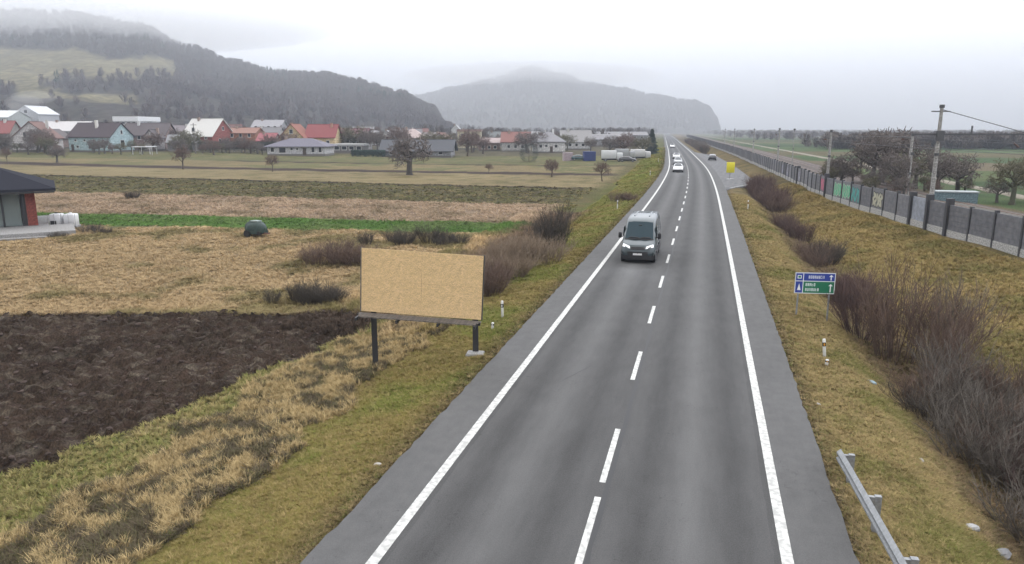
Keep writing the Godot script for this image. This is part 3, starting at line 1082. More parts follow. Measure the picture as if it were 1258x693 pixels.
func build_houses() -> void:
	var white := lin(0.74, 0.74, 0.73)
	var maroon := lin(0.055, 0.035, 0.042)
	var red := lin(0.20, 0.060, 0.045)
	var grey := lin(0.16, 0.155, 0.17)
	house("village_house", [-125.8, 228.0, 16.5, 9.0, 5.6, 9.8], "gable_x", -16, lin(0.50, 0.68, 0.72), maroon, "pale blue house with dark maroon roof and white chimney", {"chimney": [0.5, 1.6, 0.9, lin(0.6, 0.58, 0.55)], "windows": row(4, 15.0, 3.4, 0.9, 0.7) + row(3, 15.0, 1.5, 1.0, 0.8), "side_windows": [[0.0, 2.4, 1.6, 2.2, 1.0], [0.0, 5.8, 0.9, 1.2, 1.0]], "door": -6.5})
	house("village_house", [-147.1, 231.0, 11.0, 12.0, 5.1, 10.2], "gable_z", 16, lin(0.70, 0.66, 0.65), lin(0.17, 0.08, 0.06), "white gabled house with rusty brown roof, left of the pale blue house", {"windows": [[-1.6, 4.9, 0.9, 1.8], [2.2, 5.2, 0.9, 1.2], [-3.0, 1.9, 1.2, 1.2], [2.6, 1.9, 1.2, 1.2]], "side_windows": [[2.0, 1.8, 1.1, 1.1, 1.0]]})
	house("village_house", [-166.5, 243.0, 9.5, 9.0, 6.6, 10.6], "gable_x", 8, lin(0.35, 0.33, 0.30), lin(0.26, 0.075, 0.07), "red roofed house at the left edge of the village", {"windows": row(3, 9.0, 1.8)})
	house("village_house", [-157.5, 266.0, 16.5, 14.0, 7.2, 10.6], "gable_x", 0, lin(0.45, 0.43, 0.42), lin(0.52, 0.50, 0.50), "long house with pale grey roof behind the white gabled house", {"windows": row(4, 15.0, 4.5)})
	house("village_house", [-117.4, 242.0, 14.0, 9.0, 5.9, 9.8], "gable_x", 0, lin(0.36, 0.26, 0.24), lin(0.105, 0.085, 0.09), "pinkish house with wide grey brown roof beside the pale blue house", {"windows": row(4, 13.0, 3.9), "chimney": [-3.0, 0.8, 0.7, lin(0.5, 0.5, 0.5)]})
	house("gabled_annex", [-112.0, 233.0, 4.2, 5.0, 5.2, 7.6], "gable_z", 0, lin(0.60, 0.56, 0.55), lin(0.09, 0.075, 0.08), "small pointed white gable in front of the grey brown roof", {"windows": [[0.0, 3.4, 1.0, 1.0]]})
	house("white_hall", [-167.2, 334.0, 11.0, 20.0, 11.4, 13.6], "flat", 0, lin(0.55, 0.56, 0.58), lin(0.75, 0.76, 0.78), "flat white hall rising above the grey brown roofs", {"cat": "building", "windows": row(4, 10.0, 8.0, 1.5, 1.0)})
	house("garden_shed", [-102.8, 233.0, 8.5, 8.0, 3.6, 5.9], "gable_x", 14, lin(0.20, 0.19, 0.18), lin(0.22, 0.22, 0.23), "weathered grey shed with shallow roof left of the utility pole", {"cat": "shed", "windows": row(2, 7.0, 1.6, 0.8, 0.7), "door": 0.4})
	house("village_house", [-123.1, 279.0, 9.0, 9.0, 6.6, 9.2], "gable_x", 0, lin(0.40, 0.38, 0.36), lin(0.19, 0.16, 0.17), "grey roofed house half hidden behind the sheds", {"windows": row(3, 8.0, 4.8)})
	house("village_house", [-101.7, 250.0, 12.5, 11.0, 5.6, 11.4], "gable_x", -18, lin(0.40, 0.12, 0.10), lin(0.62, 0.61, 0.58), "house with big white roof and red gable wall", {"windows": row(3, 11.0, 3.8), "side_windows": [[-2.0, 2.6, 1.0, 1.4, 1.0], [2.0, 2.6, 1.0, 1.4, 1.0], [0.0, 6.6, 1.0, 1.2, 1.0]]})
	house("village_house", [-91.6, 256.0, 10.4, 9.0, 6.4, 8.2], "gable_x", 0, lin(0.44, 0.20, 0.12), lin(0.27, 0.13, 0.09), "low orange walled house with brick coloured roof", {"windows": row(3, 9.5, 4.4, 1.0, 1.4)})
	house("village_house", [-79.0, 242.0, 5.4, 8.0, 4.0, 6.4], "gable_x", 0, lin(0.40, 0.30, 0.28), lin(0.33, 0.09, 0.10), "small house with pinkish red roof beside the orange house", {"windows": row(2, 4.6, 2.2)})
	house("village_house", [-98.4, 304.0, 12.0, 12.0, 8.2, 11.6], "gable_x", 0, lin(0.48, 0.48, 0.50), lin(0.30, 0.29, 0.31), "tall pale grey house standing behind the yellow house", {"windows": row(4, 11.0, 6.4) + row(4, 11.0, 3.6)})
	house("village_house", [-68.4, 236.0, 7.6, 10.0, 5.3, 9.5], "gable_z", 0, lin(0.72, 0.55, 0.29), lin(0.27, 0.085, 0.05), "yellow gable house with small attic window and red roof", {"windows": [[0.0, 6.3, 1.2, 1.4], [-1.8, 3.0, 1.1, 1.3], [1.8, 3.0, 1.1, 1.3]]})
	house("village_house", [-60.6, 240.0, 9.6, 10.0, 5.3, 9.4], "gable_x", 0, lin(0.70, 0.53, 0.28), lin(0.26, 0.055, 0.055), "yellow house wing under a bright red ridge roof", {"windows": row(3, 8.0, 3.0), "chimney": [3.0, 1.2, 0.6, lin(0.35, 0.2, 0.15)]})
	house("bungalow", [-60.7, 214.0, 17.0, 11.0, 2.6, 5.2], "hip", 0, lin(0.64, 0.63, 0.65), lin(0.135, 0.125, 0.165), "white bungalow with wide purple grey hipped roof", {"windows": [[-6.6, 1.6, 1.1, 1.3], [-3.8, 1.5, 2.0, 1.6], [-1.2, 1.8, 0.8, 0.8], [0.4, 1.8, 0.7, 0.7], [4.8, 1.6, 1.0, 1.5], [6.8, 1.6, 1.0, 1.5]], "door": 2.4, "over": 0.8})
	house("village_house", [-55.0, 254.0, 13.0, 11.0, 4.6, 8.0], "gable_x", 0, lin(0.46, 0.45, 0.44), lin(0.15, 0.055, 0.07), "long house with dark wine red roof right of the yellow house", {"windows": row(5, 12.0, 3.2, 1.4, 1.1)})
	house("garden_shed", [-51.5, 236.0, 11.0, 6.0, 2.5, 3.1], "flat", 0, lin(0.22, 0.21, 0.20), lin(0.52, 0.52, 0.52), "low shed with flat white roof in front of the wine red roof", {"cat": "shed", "windows": row(4, 10.0, 1.5, 1.6, 1.2)})
	house("village_house", [-45.3, 274.0, 4.6, 8.0, 4.8, 7.2], "gable_z", 0, white, lin(0.42, 0.42, 0.43), "narrow white gable house behind the bare trees", {"windows": [[0.0, 4.0, 1.0, 1.2]]})
	house("village_house", [-35.3, 266.0, 9.4, 9.0, 4.5, 8.1], "hip", 0, lin(0.55, 0.50, 0.48), lin(0.45, 0.35, 0.33), "house with pale pink hipped roof behind the broad bare tree", {"windows": row(3, 8.0, 3.0)})
	house("long_barn", [-27.2, 217.0, 21.0, 9.0, 1.7, 4.6], "gable_x", -3, lin(0.40, 0.40, 0.42), lin(0.075, 0.078, 0.09), "long low barn with dark slate roof behind the broad bare tree", {"cat": "barn", "windows": row(5, 19.0, 1.2, 1.3, 1.0), "over": 0.9})
	house("village_house", [-16.6, 294.0, 9.4, 11.0, 7.0, 7.8], "flat", 0, lin(0.68, 0.62, 0.42), lin(0.30, 0.20, 0.17), "cream coloured square block house with flat roof", {"windows": row(3, 8.4, 5.4, 1.2, 1.3) + row(3, 8.4, 2.6, 1.2, 1.3)})
	house("village_house", [-8.3, 274.0, 8.2, 8.0, 2.7, 4.4], "gable_x", 0, lin(0.30, 0.20, 0.16), lin(0.40, 0.31, 0.30), "low house with pale pink roof beside the cream block", {"windows": row(3, 7.0, 1.4)})
	house("village_house", [12.5, 256.0, 11.4, 10.0, 3.3, 6.9], "hip", 0, lin(0.76, 0.75, 0.73), lin(0.24, 0.235, 0.25), "white house with grey hipped roof and pale chimney", {"windows": [[-2.8, 2.2, 1.1, 1.1], [-0.9, 2.3, 1.0, 0.9], [2.4, 2.2, 1.1, 1.1]], "door": 0.8, "chimney": [1.6, 0.0, 1.0, lin(0.6, 0.6, 0.6)]})
	house("village_house", [8.2, 344.0, 9.0, 8.0, 4.6, 6.6], "gable_x", 0, white, lin(0.33, 0.33, 0.33), "small white house farther back, left of the grey hipped roof", {"windows": row(3, 8.0, 3.0)})
	house("village_house", [-6.8, 334.0, 9.4, 8.0, 4.2, 6.6], "gable_x", 0, lin(0.30, 0.32, 0.28), lin(0.14, 0.15, 0.15), "dark roofed far house between the cream block and the white houses", {"windows": row(3, 8.0, 2.6)})
	house("village_house", [-58.3, 304.0, 8.0, 8.0, 4.6, 7.0], "gable_x", 0, white, lin(0.40, 0.39, 0.40), "far white house above the wine red roof", {"windows": row(3, 7.0, 3.0)})
	house("village_house", [-31.5, 304.0, 9.0, 8.0, 3.8, 6.4], "gable_x", 0, lin(0.5, 0.45, 0.44), lin(0.24, 0.20, 0.20), "far pinkish house right of the broad bare tree", {"windows": row(3, 8.0, 2.6)})
	house("village_house", [-31.6, 424.0, 5.0, 8.0, 7.5, 10.2], "gable_z", 0, white, lin(0.5, 0.5, 0.5), "tiny bright white gable far back below the hill", {"windows": [[0.0, 4.0, 1.0, 1.2]]})
	house("farm_hall", [37.0, 334.0, 21.0, 9.0, 3.0, 4.6], "gable_x", 0, lin(0.34, 0.33, 0.33), lin(0.22, 0.21, 0.22), "long grey farm hall between the white house and the spruce", {"cat": "hall", "windows": row(5, 19.0, 1.6, 1.4, 0.9)})
	house("farm_hall", [68.0, 484.0, 40.0, 12.0, 3.6, 5.8], "gable_x", 0, lin(0.30, 0.30, 0.30), lin(0.24, 0.23, 0.235), "far long grey hall near the vanishing road", {"cat": "hall", "windows": row(8, 38.0, 2.0, 1.6, 1.0)})
	house("farm_hall", [48.0, 392.0, 30.0, 10.0, 3.0, 4.8], "gable_x", 3, lin(0.36, 0.34, 0.33), lin(0.28, 0.27, 0.27), "pale roofed hall in the middle row left of the road end", {"cat": "hall", "windows": row(6, 28.0, 1.8, 1.5, 0.9)})
	house("factory_hall", [-288.0, 425.0, 18.0, 20.0, 14.5, 18.6], "gable_x", 0, lin(0.52, 0.56, 0.54), lin(0.62, 0.64, 0.64), "white factory hall at the foot of the wooded hill", {"cat": "hall", "windows": row(5, 16.0, 9.0, 1.6, 1.4)})
	house("factory_hall", [-284.0, 448.0, 15.0, 20.0, 17.0, 22.0], "gable_z", 0, lin(0.60, 0.61, 0.64), lin(0.60, 0.61, 0.64), "tall pale hall with gable behind the factory hall", {"cat": "hall", "windows": [[0.0, 14.0, 2.0, 2.0]]})
	var k := 0
	for q in [[-182.0, 290.0, "dark roofed house far left behind the red roof"], [-140.0, 310.0, "grey house behind the long pale roof"], [-131.0, 346.0, "white house on the rise above the blue house"], [-84.0, 330.0, "reddish roof behind the orange house"], [-70.0, 352.0, "white far house above the yellow gable"], [-20.0, 352.0, "brown far house behind the cream block"], [20.0, 396.0, "pale far house above the white house with chimney"], [-47.0, 372.0, "grey far house above the narrow white gable"], [-108.0, 268.0, "grey roof right behind the big white roof"], [-135.5, 246.0, "low brick shed between the white and the blue house"], [-73.0, 262.0, "pale wall behind the small pinkish red roof"], [-40.5, 286.0, "white far wall left of the pale pink roof"], [-25.5, 272.0, "low grey outbuilding behind the slate barn"], [1.5, 268.0, "small brown house left of the white hipped house"], [24.5, 288.0, "pale shed right of the white hipped house"], [-155.0, 252.0, "low shed behind the left garden trees"], [-90.0, 276.0, "whitish house behind the orange walls"]]:
		var wc: Color = [lin(0.5, 0.48, 0.45), lin(0.58, 0.57, 0.55), lin(0.62, 0.62, 0.62), lin(0.42, 0.30, 0.26)][k % 4]
		var rc: Color = [lin(0.10, 0.08, 0.08), lin(0.22, 0.21, 0.22), lin(0.20, 0.09, 0.075), lin(0.26, 0.11, 0.09), lin(0.3, 0.29, 0.29)][k % 5]
		var gy := height(q[0], -q[1])
		house("village_house", [q[0], q[1], 9.0 + (k % 3) * 1.5, 8.5, gy + 3.4 + 0.4 * (k % 2), gy + 6.8 + 0.5 * (k % 3)], "gable_x" if k % 3 else "gable_z", -8.0 + 5.0 * (k % 4), wc, rc, q[2], {"windows": row(3, 8.0, 1.8)})
		k += 1
	build_veranda_house()


func build_veranda_house() -> void:
	# the near house cut by the left edge: dark hipped roof, glazed front, red end wall, concrete terrace
	var g := -0.9
	var o := thing("veranda_house", Vector3(-47.6, g, -61.4), deg_to_rad(32), "dark roofed house with glazed front cut by the left edge", "house")
	var slate := mat("veranda_slate", lin(0.026, 0.027, 0.036), 0.9, {"tex": tex.speckle_light, "tile": 0.7, "spec": 0.15})
	var black := mat("veranda_black", lin(0.015, 0.015, 0.017), 0.5)
	var redw := mat("veranda_red", lin(0.30, 0.075, 0.055), 0.85, {"tex": tex.soft, "tile": 1.0})
	var glass := mat("veranda_glass", lin(0.14, 0.165, 0.16), 0.08)  # base colour lightened to stand in for reflections and curtains
	var conc := mat("terrace_concrete", lin(0.42, 0.41, 0.40), 0.95, {"tex": tex.speckle, "tile": 1.6})
	var roof := obj("roof", hip_roof(13.6, 8.4, 3.35, 2.1, 1.2), slate, o)
	obj("gutter", boxm(Vector3(-7.9, 3.20, 5.40), Vector3(7.9, 3.34, 5.50)), black, roof)
	obj("back_wall", boxm(Vector3(-6.6, 0.4, -4.0), Vector3(5.4, 3.35, 1.4)), mat("veranda_cream", lin(0.45, 0.43, 0.40), 0.9), o)
	obj("end_wall", boxm(Vector3(5.75, 0.42, 1.4), Vector3(6.2, 3.35, 4.0)), redw, o)
	obj("corner_post", boxm(Vector3(6.2, 0.42, 3.75), Vector3(6.45, 3.35, 4.02)), redw, o)
	for k in 9:
		var x := -6.4 + k * 1.312
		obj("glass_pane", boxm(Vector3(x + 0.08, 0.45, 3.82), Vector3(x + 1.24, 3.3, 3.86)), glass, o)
		obj("mullion", boxm(Vector3(x - 0.07, 0.42, 3.74), Vector3(x + 0.07, 3.35, 3.96)), black, o)
	obj("mullion", boxm(Vector3(5.40, 0.42, 3.70), Vector3(5.74, 3.35, 3.96)), black, o)
	var te := obj("terrace", boxm(Vector3(-7.0, -0.3, 4.03), Vector3(9.0, 0.40, 9.2)), conc, o)
	obj("step", boxm(Vector3(-7.0, -0.3, 9.2), Vector3(7.6, 0.12, 9.8)), conc, te)
	obj("floor_slab", boxm(Vector3(-6.8, -0.3, -4.1), Vector3(7.2, 0.41, 4.02)), conc, o)


# ------------------------------------------------------------------ things standing about in yards and fields
func rounded_box(w: float, h: float, d: float, r: float, n := 5) -> ArrayMesh:
	# a box whose upright edges and top edge are rounded, base at y = 0
	var ring := []
	for c in 4:
		var cx: float = (w / 2 - r) * [1, -1, -1, 1][c]
		var cz: float = (d / 2 - r) * [1, 1, -1, -1][c]
		for k in n:
			var a: float = PI / 2 * (c + float(k) / (n - 1))
			ring.append([cx, cz, cos(a), sin(a)])
	var levels := [[0.0, r * 0.7], [r * 0.3, r], [h - r, r], [h - r * 0.3, r * 0.72], [h, r * 0.3]]
	var st := begin(true)
	for l in levels.size() - 1:
		for i in ring.size():
			var a: Array = ring[i]
			var b: Array = ring[(i + 1) % ring.size()]
			var y0: float = levels[l][0]
			var y1: float = levels[l + 1][0]
			var r0: float = levels[l][1]
			var r1: float = levels[l + 1][1]
			quad(st, Vector3(b[0] + b[2] * r0, y0, b[1] + b[3] * r0), Vector3(a[0] + a[2] * r0, y0, a[1] + a[3] * r0), Vector3(a[0] + a[2] * r1, y1, a[1] + a[3] * r1), Vector3(b[0] + b[2] * r1, y1, b[1] + b[3] * r1))
	st.set_smooth_group(1)
	for i in ring.size():
		var a: Array = ring[i]
		var b: Array = ring[(i + 1) % ring.size()]
		tri(st, Vector3(0, h, 0), Vector3(b[0] + b[2] * r * 0.3, h, b[1] + b[3] * r * 0.3), Vector3(a[0] + a[2] * r * 0.3, h, a[1] + a[3] * r * 0.3))
		tri(st, Vector3.ZERO, Vector3(a[0] + a[2] * r * 0.7, 0, a[1] + a[3] * r * 0.7), Vector3(b[0] + b[2] * r * 0.7, 0, b[1] + b[3] * r * 0.7))
	return done(st)


func wheel(parent: Node3D, at: Vector3, r: float, w: float) -> void:
	var tyre := begin()
	tube(tyre, Vector3(-w / 2, 0, 0), Vector3(w / 2, 0, 0), r, r, 18)
	var o := obj("wheel", done(tyre), mat("tyre", lin(0.012, 0.012, 0.013), 0.9), parent)
	o.position = at
	obj("rim", tubem(Vector3(-w / 2 - 0.015, 0, 0), Vector3(w / 2 + 0.015, 0, 0), r * 0.58, r * 0.58, 14), mat("rim", lin(0.25, 0.25, 0.26), 0.4, {"metal": 0.7}), o)


func build_yards() -> void:
	# white plastic tanks at the edge of the terrace
	var plast := mat("tank_plastic", lin(0.62, 0.62, 0.63), 0.45)
	var dark := mat("tank_dark", lin(0.02, 0.02, 0.02), 0.8)
	var cage := mat("tank_cage", lin(0.40, 0.40, 0.41), 0.5, {"metal": 0.6})
	var k := 0
	for q in [[-39.55, -63.3, "white plastic tank with dark outlet hatch beside the terrace"], [-38.45, -63.5, "plain white plastic tank at the right of the pair by the terrace"]]:
		var o := thing("water_tank", at_ground(q[0], q[1]), deg_to_rad(8), q[2], "tank", "tanks by the terrace")
		obj("body", rounded_box(0.95, 1.0, 0.95, 0.12), plast, o).position.y = 0.14
		obj("pallet", boxm(Vector3(-0.55, -0.05, -0.5), Vector3(0.55, 0.135, 0.5)), cage, o)
		obj("filler_cap", tubem(Vector3(0, 1.18, 0), Vector3(0, 1.26, 0), 0.12, 0.12), dark if k == 0 else plast, o)
		for x in [-0.54, 0.0, 0.54]:
			obj("cage_bar", boxm(Vector3(x - 0.015, 0.1, 0.505), Vector3(x + 0.015, 1.18, 0.53)), cage, o)
		if k == 0:
			obj("outlet_hatch", boxm(Vector3(-0.34, 0.2, 0.49), Vector3(0.12, 0.58, 0.502)), dark, o)
		k += 1
	# trailer under a dark green tarpaulin, left in the dry grass
	var tarp := mat("tarpaulin", lin(0.018, 0.048, 0.038), 0.6, {"tex": tex.soft, "tile": 0.8})
	var bk := mat("trailer_black", lin(0.014, 0.013, 0.013), 0.8)
	var t := thing("covered_trailer", at_ground(-20.2, -57.3), deg_to_rad(-24), "small trailer under a dark green tarpaulin in the dry grass", "trailer")
	var ts := begin(true)
	var lev := [[0.34, 1.0], [0.62, 1.03], [0.92, 0.94], [1.12, 0.72], [1.22, 0.36], [1.25, 0.04]]
	for l in lev.size() - 1:
		for i in 28:
			var p := []
			for e in [[l, i], [l, i + 1], [l + 1, i + 1], [l + 1, i]]:
				var an: float = TAU * e[1] / 28.0
				var rr: float = lev[e[0]][1] * (1.0 + 0.07 * sin(an * 7.0 + e[0]) * (1.0 - 0.18 * e[0]))
				var sx := pow(absf(cos(an)), 0.7) * signf(cos(an))
				var sz := pow(absf(sin(an)), 0.7) * signf(sin(an))
				p.append(Vector3(sx * rr * 0.82, lev[e[0]][0] + 0.05 * sin(an * 3.0), sz * rr * 0.62))
			quad(ts, p[1], p[0], p[3], p[2])
	obj("tarpaulin", done(ts), tarp, t)
	obj("pale_sheet", boxm(Vector3(-0.34, 1.20, -0.26), Vector3(0.40, 1.29, 0.26)), mat("pale_sheet", lin(0.20, 0.24, 0.23), 0.6), t)
	obj("bed", boxm(Vector3(-0.74, 0.26, -0.54), Vector3(0.74, 0.5, 0.54)), bk, t)
	obj("drawbar", boxm(Vector3(0.7, 0.28, -0.05), Vector3(1.35, 0.36, 0.05)), mat("drawbar", lin(0.12, 0.05, 0.04), 0.7), t)
	for e in [-1.0, 1.0]:
		var wh := Node3D.new()
		wh.name = "wheel"
		t.add_child(wh, true)
		wh.position = Vector3(-0.35, 0.27, 0.6 * e)
		wh.rotation.y = PI / 2
		obj("tyre", tubem(Vector3(-0.09, 0, 0), Vector3(0.09, 0, 0), 0.30, 0.30, 16), mat("tyre", lin(0.012, 0.012, 0.013), 0.9), wh)
	# pale smoke drifting from a chimney at the far left
	var sk := FogMaterial.new()
	sk.resource_name = "smoke"
	sk.density = 0.012
	sk.albedo = Color(1, 1, 1)
	for q in [[-262.0, 21.0, -404.0, 20.0, 9.0, 14.0], [-255.0, 24.0, -402.0, 24.0, 7.0, 14.0], [-268.0, 17.0, -405.0, 10.0, 9.0, 9.0]]:
		var fv := FogVolume.new()
		fv.name = numbered("smoke")
		fv.shape = RenderingServer.FOG_VOLUME_SHAPE_ELLIPSOID
		fv.size = Vector3(q[3], q[4], q[5])
		fv.position = Vector3(q[0], q[1], q[2])
		fv.material = sk
		fv.set_meta("kind", "stuff")
		fv.set_meta("label", "pale chimney smoke drifting over the far left roofs")
		add_child(fv)
	# carport, containers and parked trucks at the back of the fields
	var steel := mat("carport_steel", lin(0.45, 0.45, 0.46), 0.6)
	var cp := thing("carport", at_ground(-103.4, -209.0), 0, "low white topped carport in front of the grey brown house", "carport")
	obj("roof", boxm(Vector3(-2.6, 2.0, -2.2), Vector3(2.6, 2.2, 2.2)), mat("carport_roof", lin(0.55, 0.55, 0.57), 0.7), cp)
	for x in [-2.4, 2.4]:
		for z in [-2.0, 2.0]:
			obj("post", boxm(Vector3(x - 0.07, -0.2, z - 0.07), Vector3(x + 0.07, 2.0, z + 0.07)), steel, cp)
	var frame := thing("clothes_frame", at_ground(-99.8, -203.0), 0, "pale metal clothes drying frame on the grass below the carport", "frame")
	for x in [-1.5, 1.3]:
		obj("post", tubem(Vector3(x, -0.2, 0), Vector3(x, 2.3, 0), 0.06, 0.06, 6), steel, frame)
	obj("rail", tubem(Vector3(-1.5, 2.3, 0), Vector3(1.3, 2.3, 0), 0.05, 0.05, 6), steel, frame)
	for q in [[20.0, -192.0, 3.0, 2.3, 2.2, lin(0.025, 0.05, 0.22), "blue shipping container among the parked trucks"], [14.6, -194.0, 2.4, 2.0, 2.2, lin(0.52, 0.42, 0.45), "pale pink storage box left of the blue container"]]:
		var o2 := thing("storage_container", at_ground(q[0], q[1]), deg_to_rad(6), q[6], "container")
		var body := mat("container_" + q[5].to_html(), q[5], 0.6, {"tex": tex.soft, "tile": 1.5})
		obj("body", boxm(Vector3(-q[2] / 2, -0.05, -q[4] / 2), Vector3(q[2] / 2, q[3], q[4] / 2)), body, o2)
		for i in 8:
			var x: float = -q[2] / 2 + q[2] * (i + 0.5) / 8.0
			obj("rib", boxm(Vector3(x - 0.07, 0.1, q[4] / 2), Vector3(x + 0.07, q[3] - 0.1, q[4] / 2 + 0.04)), body, o2)
		obj("lid", boxm(Vector3(-q[2] / 2 - 0.04, q[3], -q[4] / 2 - 0.04), Vector3(q[2] / 2 + 0.04, q[3] + 0.08, q[4] / 2 + 0.04)), body, o2)
	truck(Vector3(25.6, 0, -189.0), 82.0, lin(0.55, 0.56, 0.57), "white box truck parked nearest behind the bare tree")
	truck(Vector3(36.0, 0, -207.0), 88.0, lin(0.50, 0.50, 0.50), "pale truck parked beside the spruce")
	truck(Vector3(31.0, 0, -203.0), 80.0, lin(0.30, 0.31, 0.32), "grey truck standing between the two pale trucks")
	car(at_ground(17.6, -193.0), deg_to_rad(84), lin(0.02, 0.06, 0.07), "dark teal car parked left of the blue container", false)
	car(at_ground(29.2, -187.0), deg_to_rad(78), lin(0.03, 0.03, 0.035), "black car parked right of the white box truck", false)
	# wooden utility pole among the sheds
	var wd := mat("pole_wood", lin(0.20, 0.18, 0.155), 0.95, {"tex": tex.soft, "tile": 0.8})
	var po := thing("utility_pole", at_ground(-90.4, -212.0), 0, "weathered utility pole standing in front of the white roof", "pole")
	obj("pole", tubem(Vector3(0, -0.5, 0), Vector3(0, 8.6, 0), 0.17, 0.11, 8), wd, po)
	obj("crossarm", boxm(Vector3(-0.9, 8.0, -0.06), Vector3(0.9, 8.14, 0.06)), wd, po)
	obj("transformer_box", boxm(Vector3(-0.3, 6.3, 0.1), Vector3(0.3, 7.3, 0.55)), mat("pole_box", lin(0.05, 0.05, 0.055), 0.7), po)


func truck(at: Vector3, deg: float, c: Color, label: String) -> void:
	var o := thing("parked_truck", at_ground(at.x, at.z), deg_to_rad(deg), label, "truck", "trucks parked behind the fields")
	var body := mat("truck_" + c.to_html(), c, 0.5)
	obj("cargo_box", rounded_box(2.2, 2.0, 3.8, 0.08), body, o).position = Vector3(0, 0.75, -0.9)
	var cab := obj("cab", rounded_box(2.0, 1.7, 1.5, 0.2), body, o)
	cab.position = Vector3(0, 0.5, 1.85)
	obj("windscreen", boxm(Vector3(-0.85, 0.9, 0.745), Vector3(0.85, 1.5, 0.76)), mat("car_glass", lin(0.02, 0.024, 0.028), 0.08), cab)
	obj("chassis", boxm(Vector3(-0.8, 0.35, -2.7), Vector3(0.8, 0.75, 2.5)), mat("truck_chassis", lin(0.02, 0.02, 0.02), 0.8), o)
	for x in [-0.85, 0.85]:
		wheel(o, Vector3(x, 0.4, 1.7), 0.42, 0.26)
		wheel(o, Vector3(x, 0.4, -1.7), 0.42, 0.26)


# ------------------------------------------------------------------ bare trees and shrubs
func branch(wood: SurfaceTool, twigs: SurfaceTool, r: RandomNumberGenerator, p: Vector3, dir: Vector3, length: float, rad: float, depth: int, last: int, spread: float, lift: float, least := 0.004) -> void:
	rad = maxf(rad, least)
	var mid := p + dir * length * 0.5 + Vector3(r.randf() - 0.5, r.randf() - 0.3, r.randf() - 0.5) * length * 0.10
	var tip := mid + (dir + Vector3(r.randf() - 0.5, 0.2 * lift, r.randf() - 0.5) * 0.35).normalized() * length * 0.5
	var st := wood if depth < 2 else twigs
	var sides := 6 if depth == 0 else (4 if depth < 2 else 3)
	tube(st, p, mid, rad, rad * 0.8, sides, false)
	tube(st, mid, tip, rad * 0.8, maxf(rad * 0.55, least * 0.6), sides, false)
	if depth >= last:
		return
	var n := [7, 5, 5, 4, 3][depth] as int
	for i in n:
		var f := 0.35 + 0.65 * (i + r.randf()) / n if depth > 0 else 0.5 + 0.5 * (i + r.randf()) / n
		var at := p.lerp(mid, f * 2.0) if f < 0.5 else mid.lerp(tip, f * 2.0 - 1.0)
		var a := TAU * (i * 0.382 + 0.15 * r.randf())
		var side := dir.cross(Vector3.UP if absf(dir.y) < 0.9 else Vector3.RIGHT).normalized().rotated(dir, a)
		var nd := (dir * (0.75 - 0.2 * spread) + side * (0.55 + 0.4 * spread) * (0.7 + 0.6 * r.randf()) + Vector3.UP * 0.22 * lift).normalized()
		branch(wood, twigs, r, at, nd, length * (0.52 + 0.22 * r.randf()), rad * (0.42 + 0.1 * r.randf()), depth + 1, last, spread, lift, least)


var tree_kinds := []
var shrub_kinds := []


func make_kinds() -> void:
	for q in [[1, 0.34, 0.030, 0.9, 0.9, 4], [2, 0.30, 0.032, 1.1, 0.5, 4], [3, 0.42, 0.022, 0.6, 1.3, 4], [4, 0.28, 0.036, 1.25, 0.35, 4], [5, 0.40, 0.024, 0.8, 0.8, 4], [6, 0.30, 0.020, 1.2, 0.6, 4], [7, 0.20, 0.020, 1.2, 0.7, 4], [8, 0.10, 0.016, 0.75, 0.9, 4]]:
		var r := RandomNumberGenerator.new()
		r.seed = 300 + q[0]
		var a := begin()
		var b := begin()
		tube(a, Vector3(0, -0.04, 0), Vector3(0, 0.02, 0), q[2] * 1.5, q[2] * 1.1, 7, false)
		branch(a, b, r, Vector3.ZERO, Vector3(0.03, 1, 0.02).normalized(), q[1], q[2], 0, q[5], q[3], q[4], {6: 0.0022, 7: 0.0020, 8: 0.0014}.get(q[0], 0.0042))
		var ma := done(a)
		var mb := done(b)
		tree_kinds.append([ma, mb, 1.0 / maxf(ma.get_aabb().end.y, mb.get_aabb().end.y)])
	for k in 6:
		var r := RandomNumberGenerator.new()
		r.seed = 500 + k
		var a := begin()
		var b := begin()
		var stems := 46 if k < 4 else 34
		for i in stems:
			var an := r.randf() * TAU
			var base := Vector3(cos(an), 0, sin(an)) * 0.30 * sqrt(r.randf())
			var lean := Vector3(cos(an), 0, sin(an)) * (0.15 + 0.75 * r.randf())
			var dir := (Vector3.UP + lean * (0.9 if k % 2 else 0.65)).normalized()
			var len := 0.65 + 0.45 * r.randf()
			var mid := base + dir * len * 0.5 + Vector3(r.randf() - 0.5, 0, r.randf() - 0.5) * 0.1
			var tip := mid + (dir + Vector3(0, 0.25 - 0.6 * r.randf() * (k % 3), 0)).normalized() * len * 0.5
			tube(a, base - Vector3(0, 0.05, 0), mid, 0.010, 0.007, 3, false)
			tube(a, mid, tip, 0.007, 0.003, 3, false)
			for j in 11:
				var f := 0.2 + 0.8 * r.randf()
				var at := base.lerp(mid, f * 2.0) if f < 0.5 else mid.lerp(tip, f * 2.0 - 1.0)
				var d2 := (dir + Vector3(r.randf() - 0.5, r.randf() - 0.2, r.randf() - 0.5) * 1.7).normalized()
				var l2 := 0.16 + 0.32 * r.randf()
				tube(b, at, at + d2 * l2, 0.0042, 0.0022, 3, false)
				for m in 2:
					var at3 := at + d2 * l2 * (0.4 + 0.5 * r.randf())
					tube(b, at3, at3 + (d2 + Vector3(r.randf() - 0.5, r.randf() - 0.3, r.randf() - 0.5) * 1.6).normalized() * l2 * 0.5, 0.003, 0.0018, 3, false)
		shrub_kinds.append([done(a), done(b)])


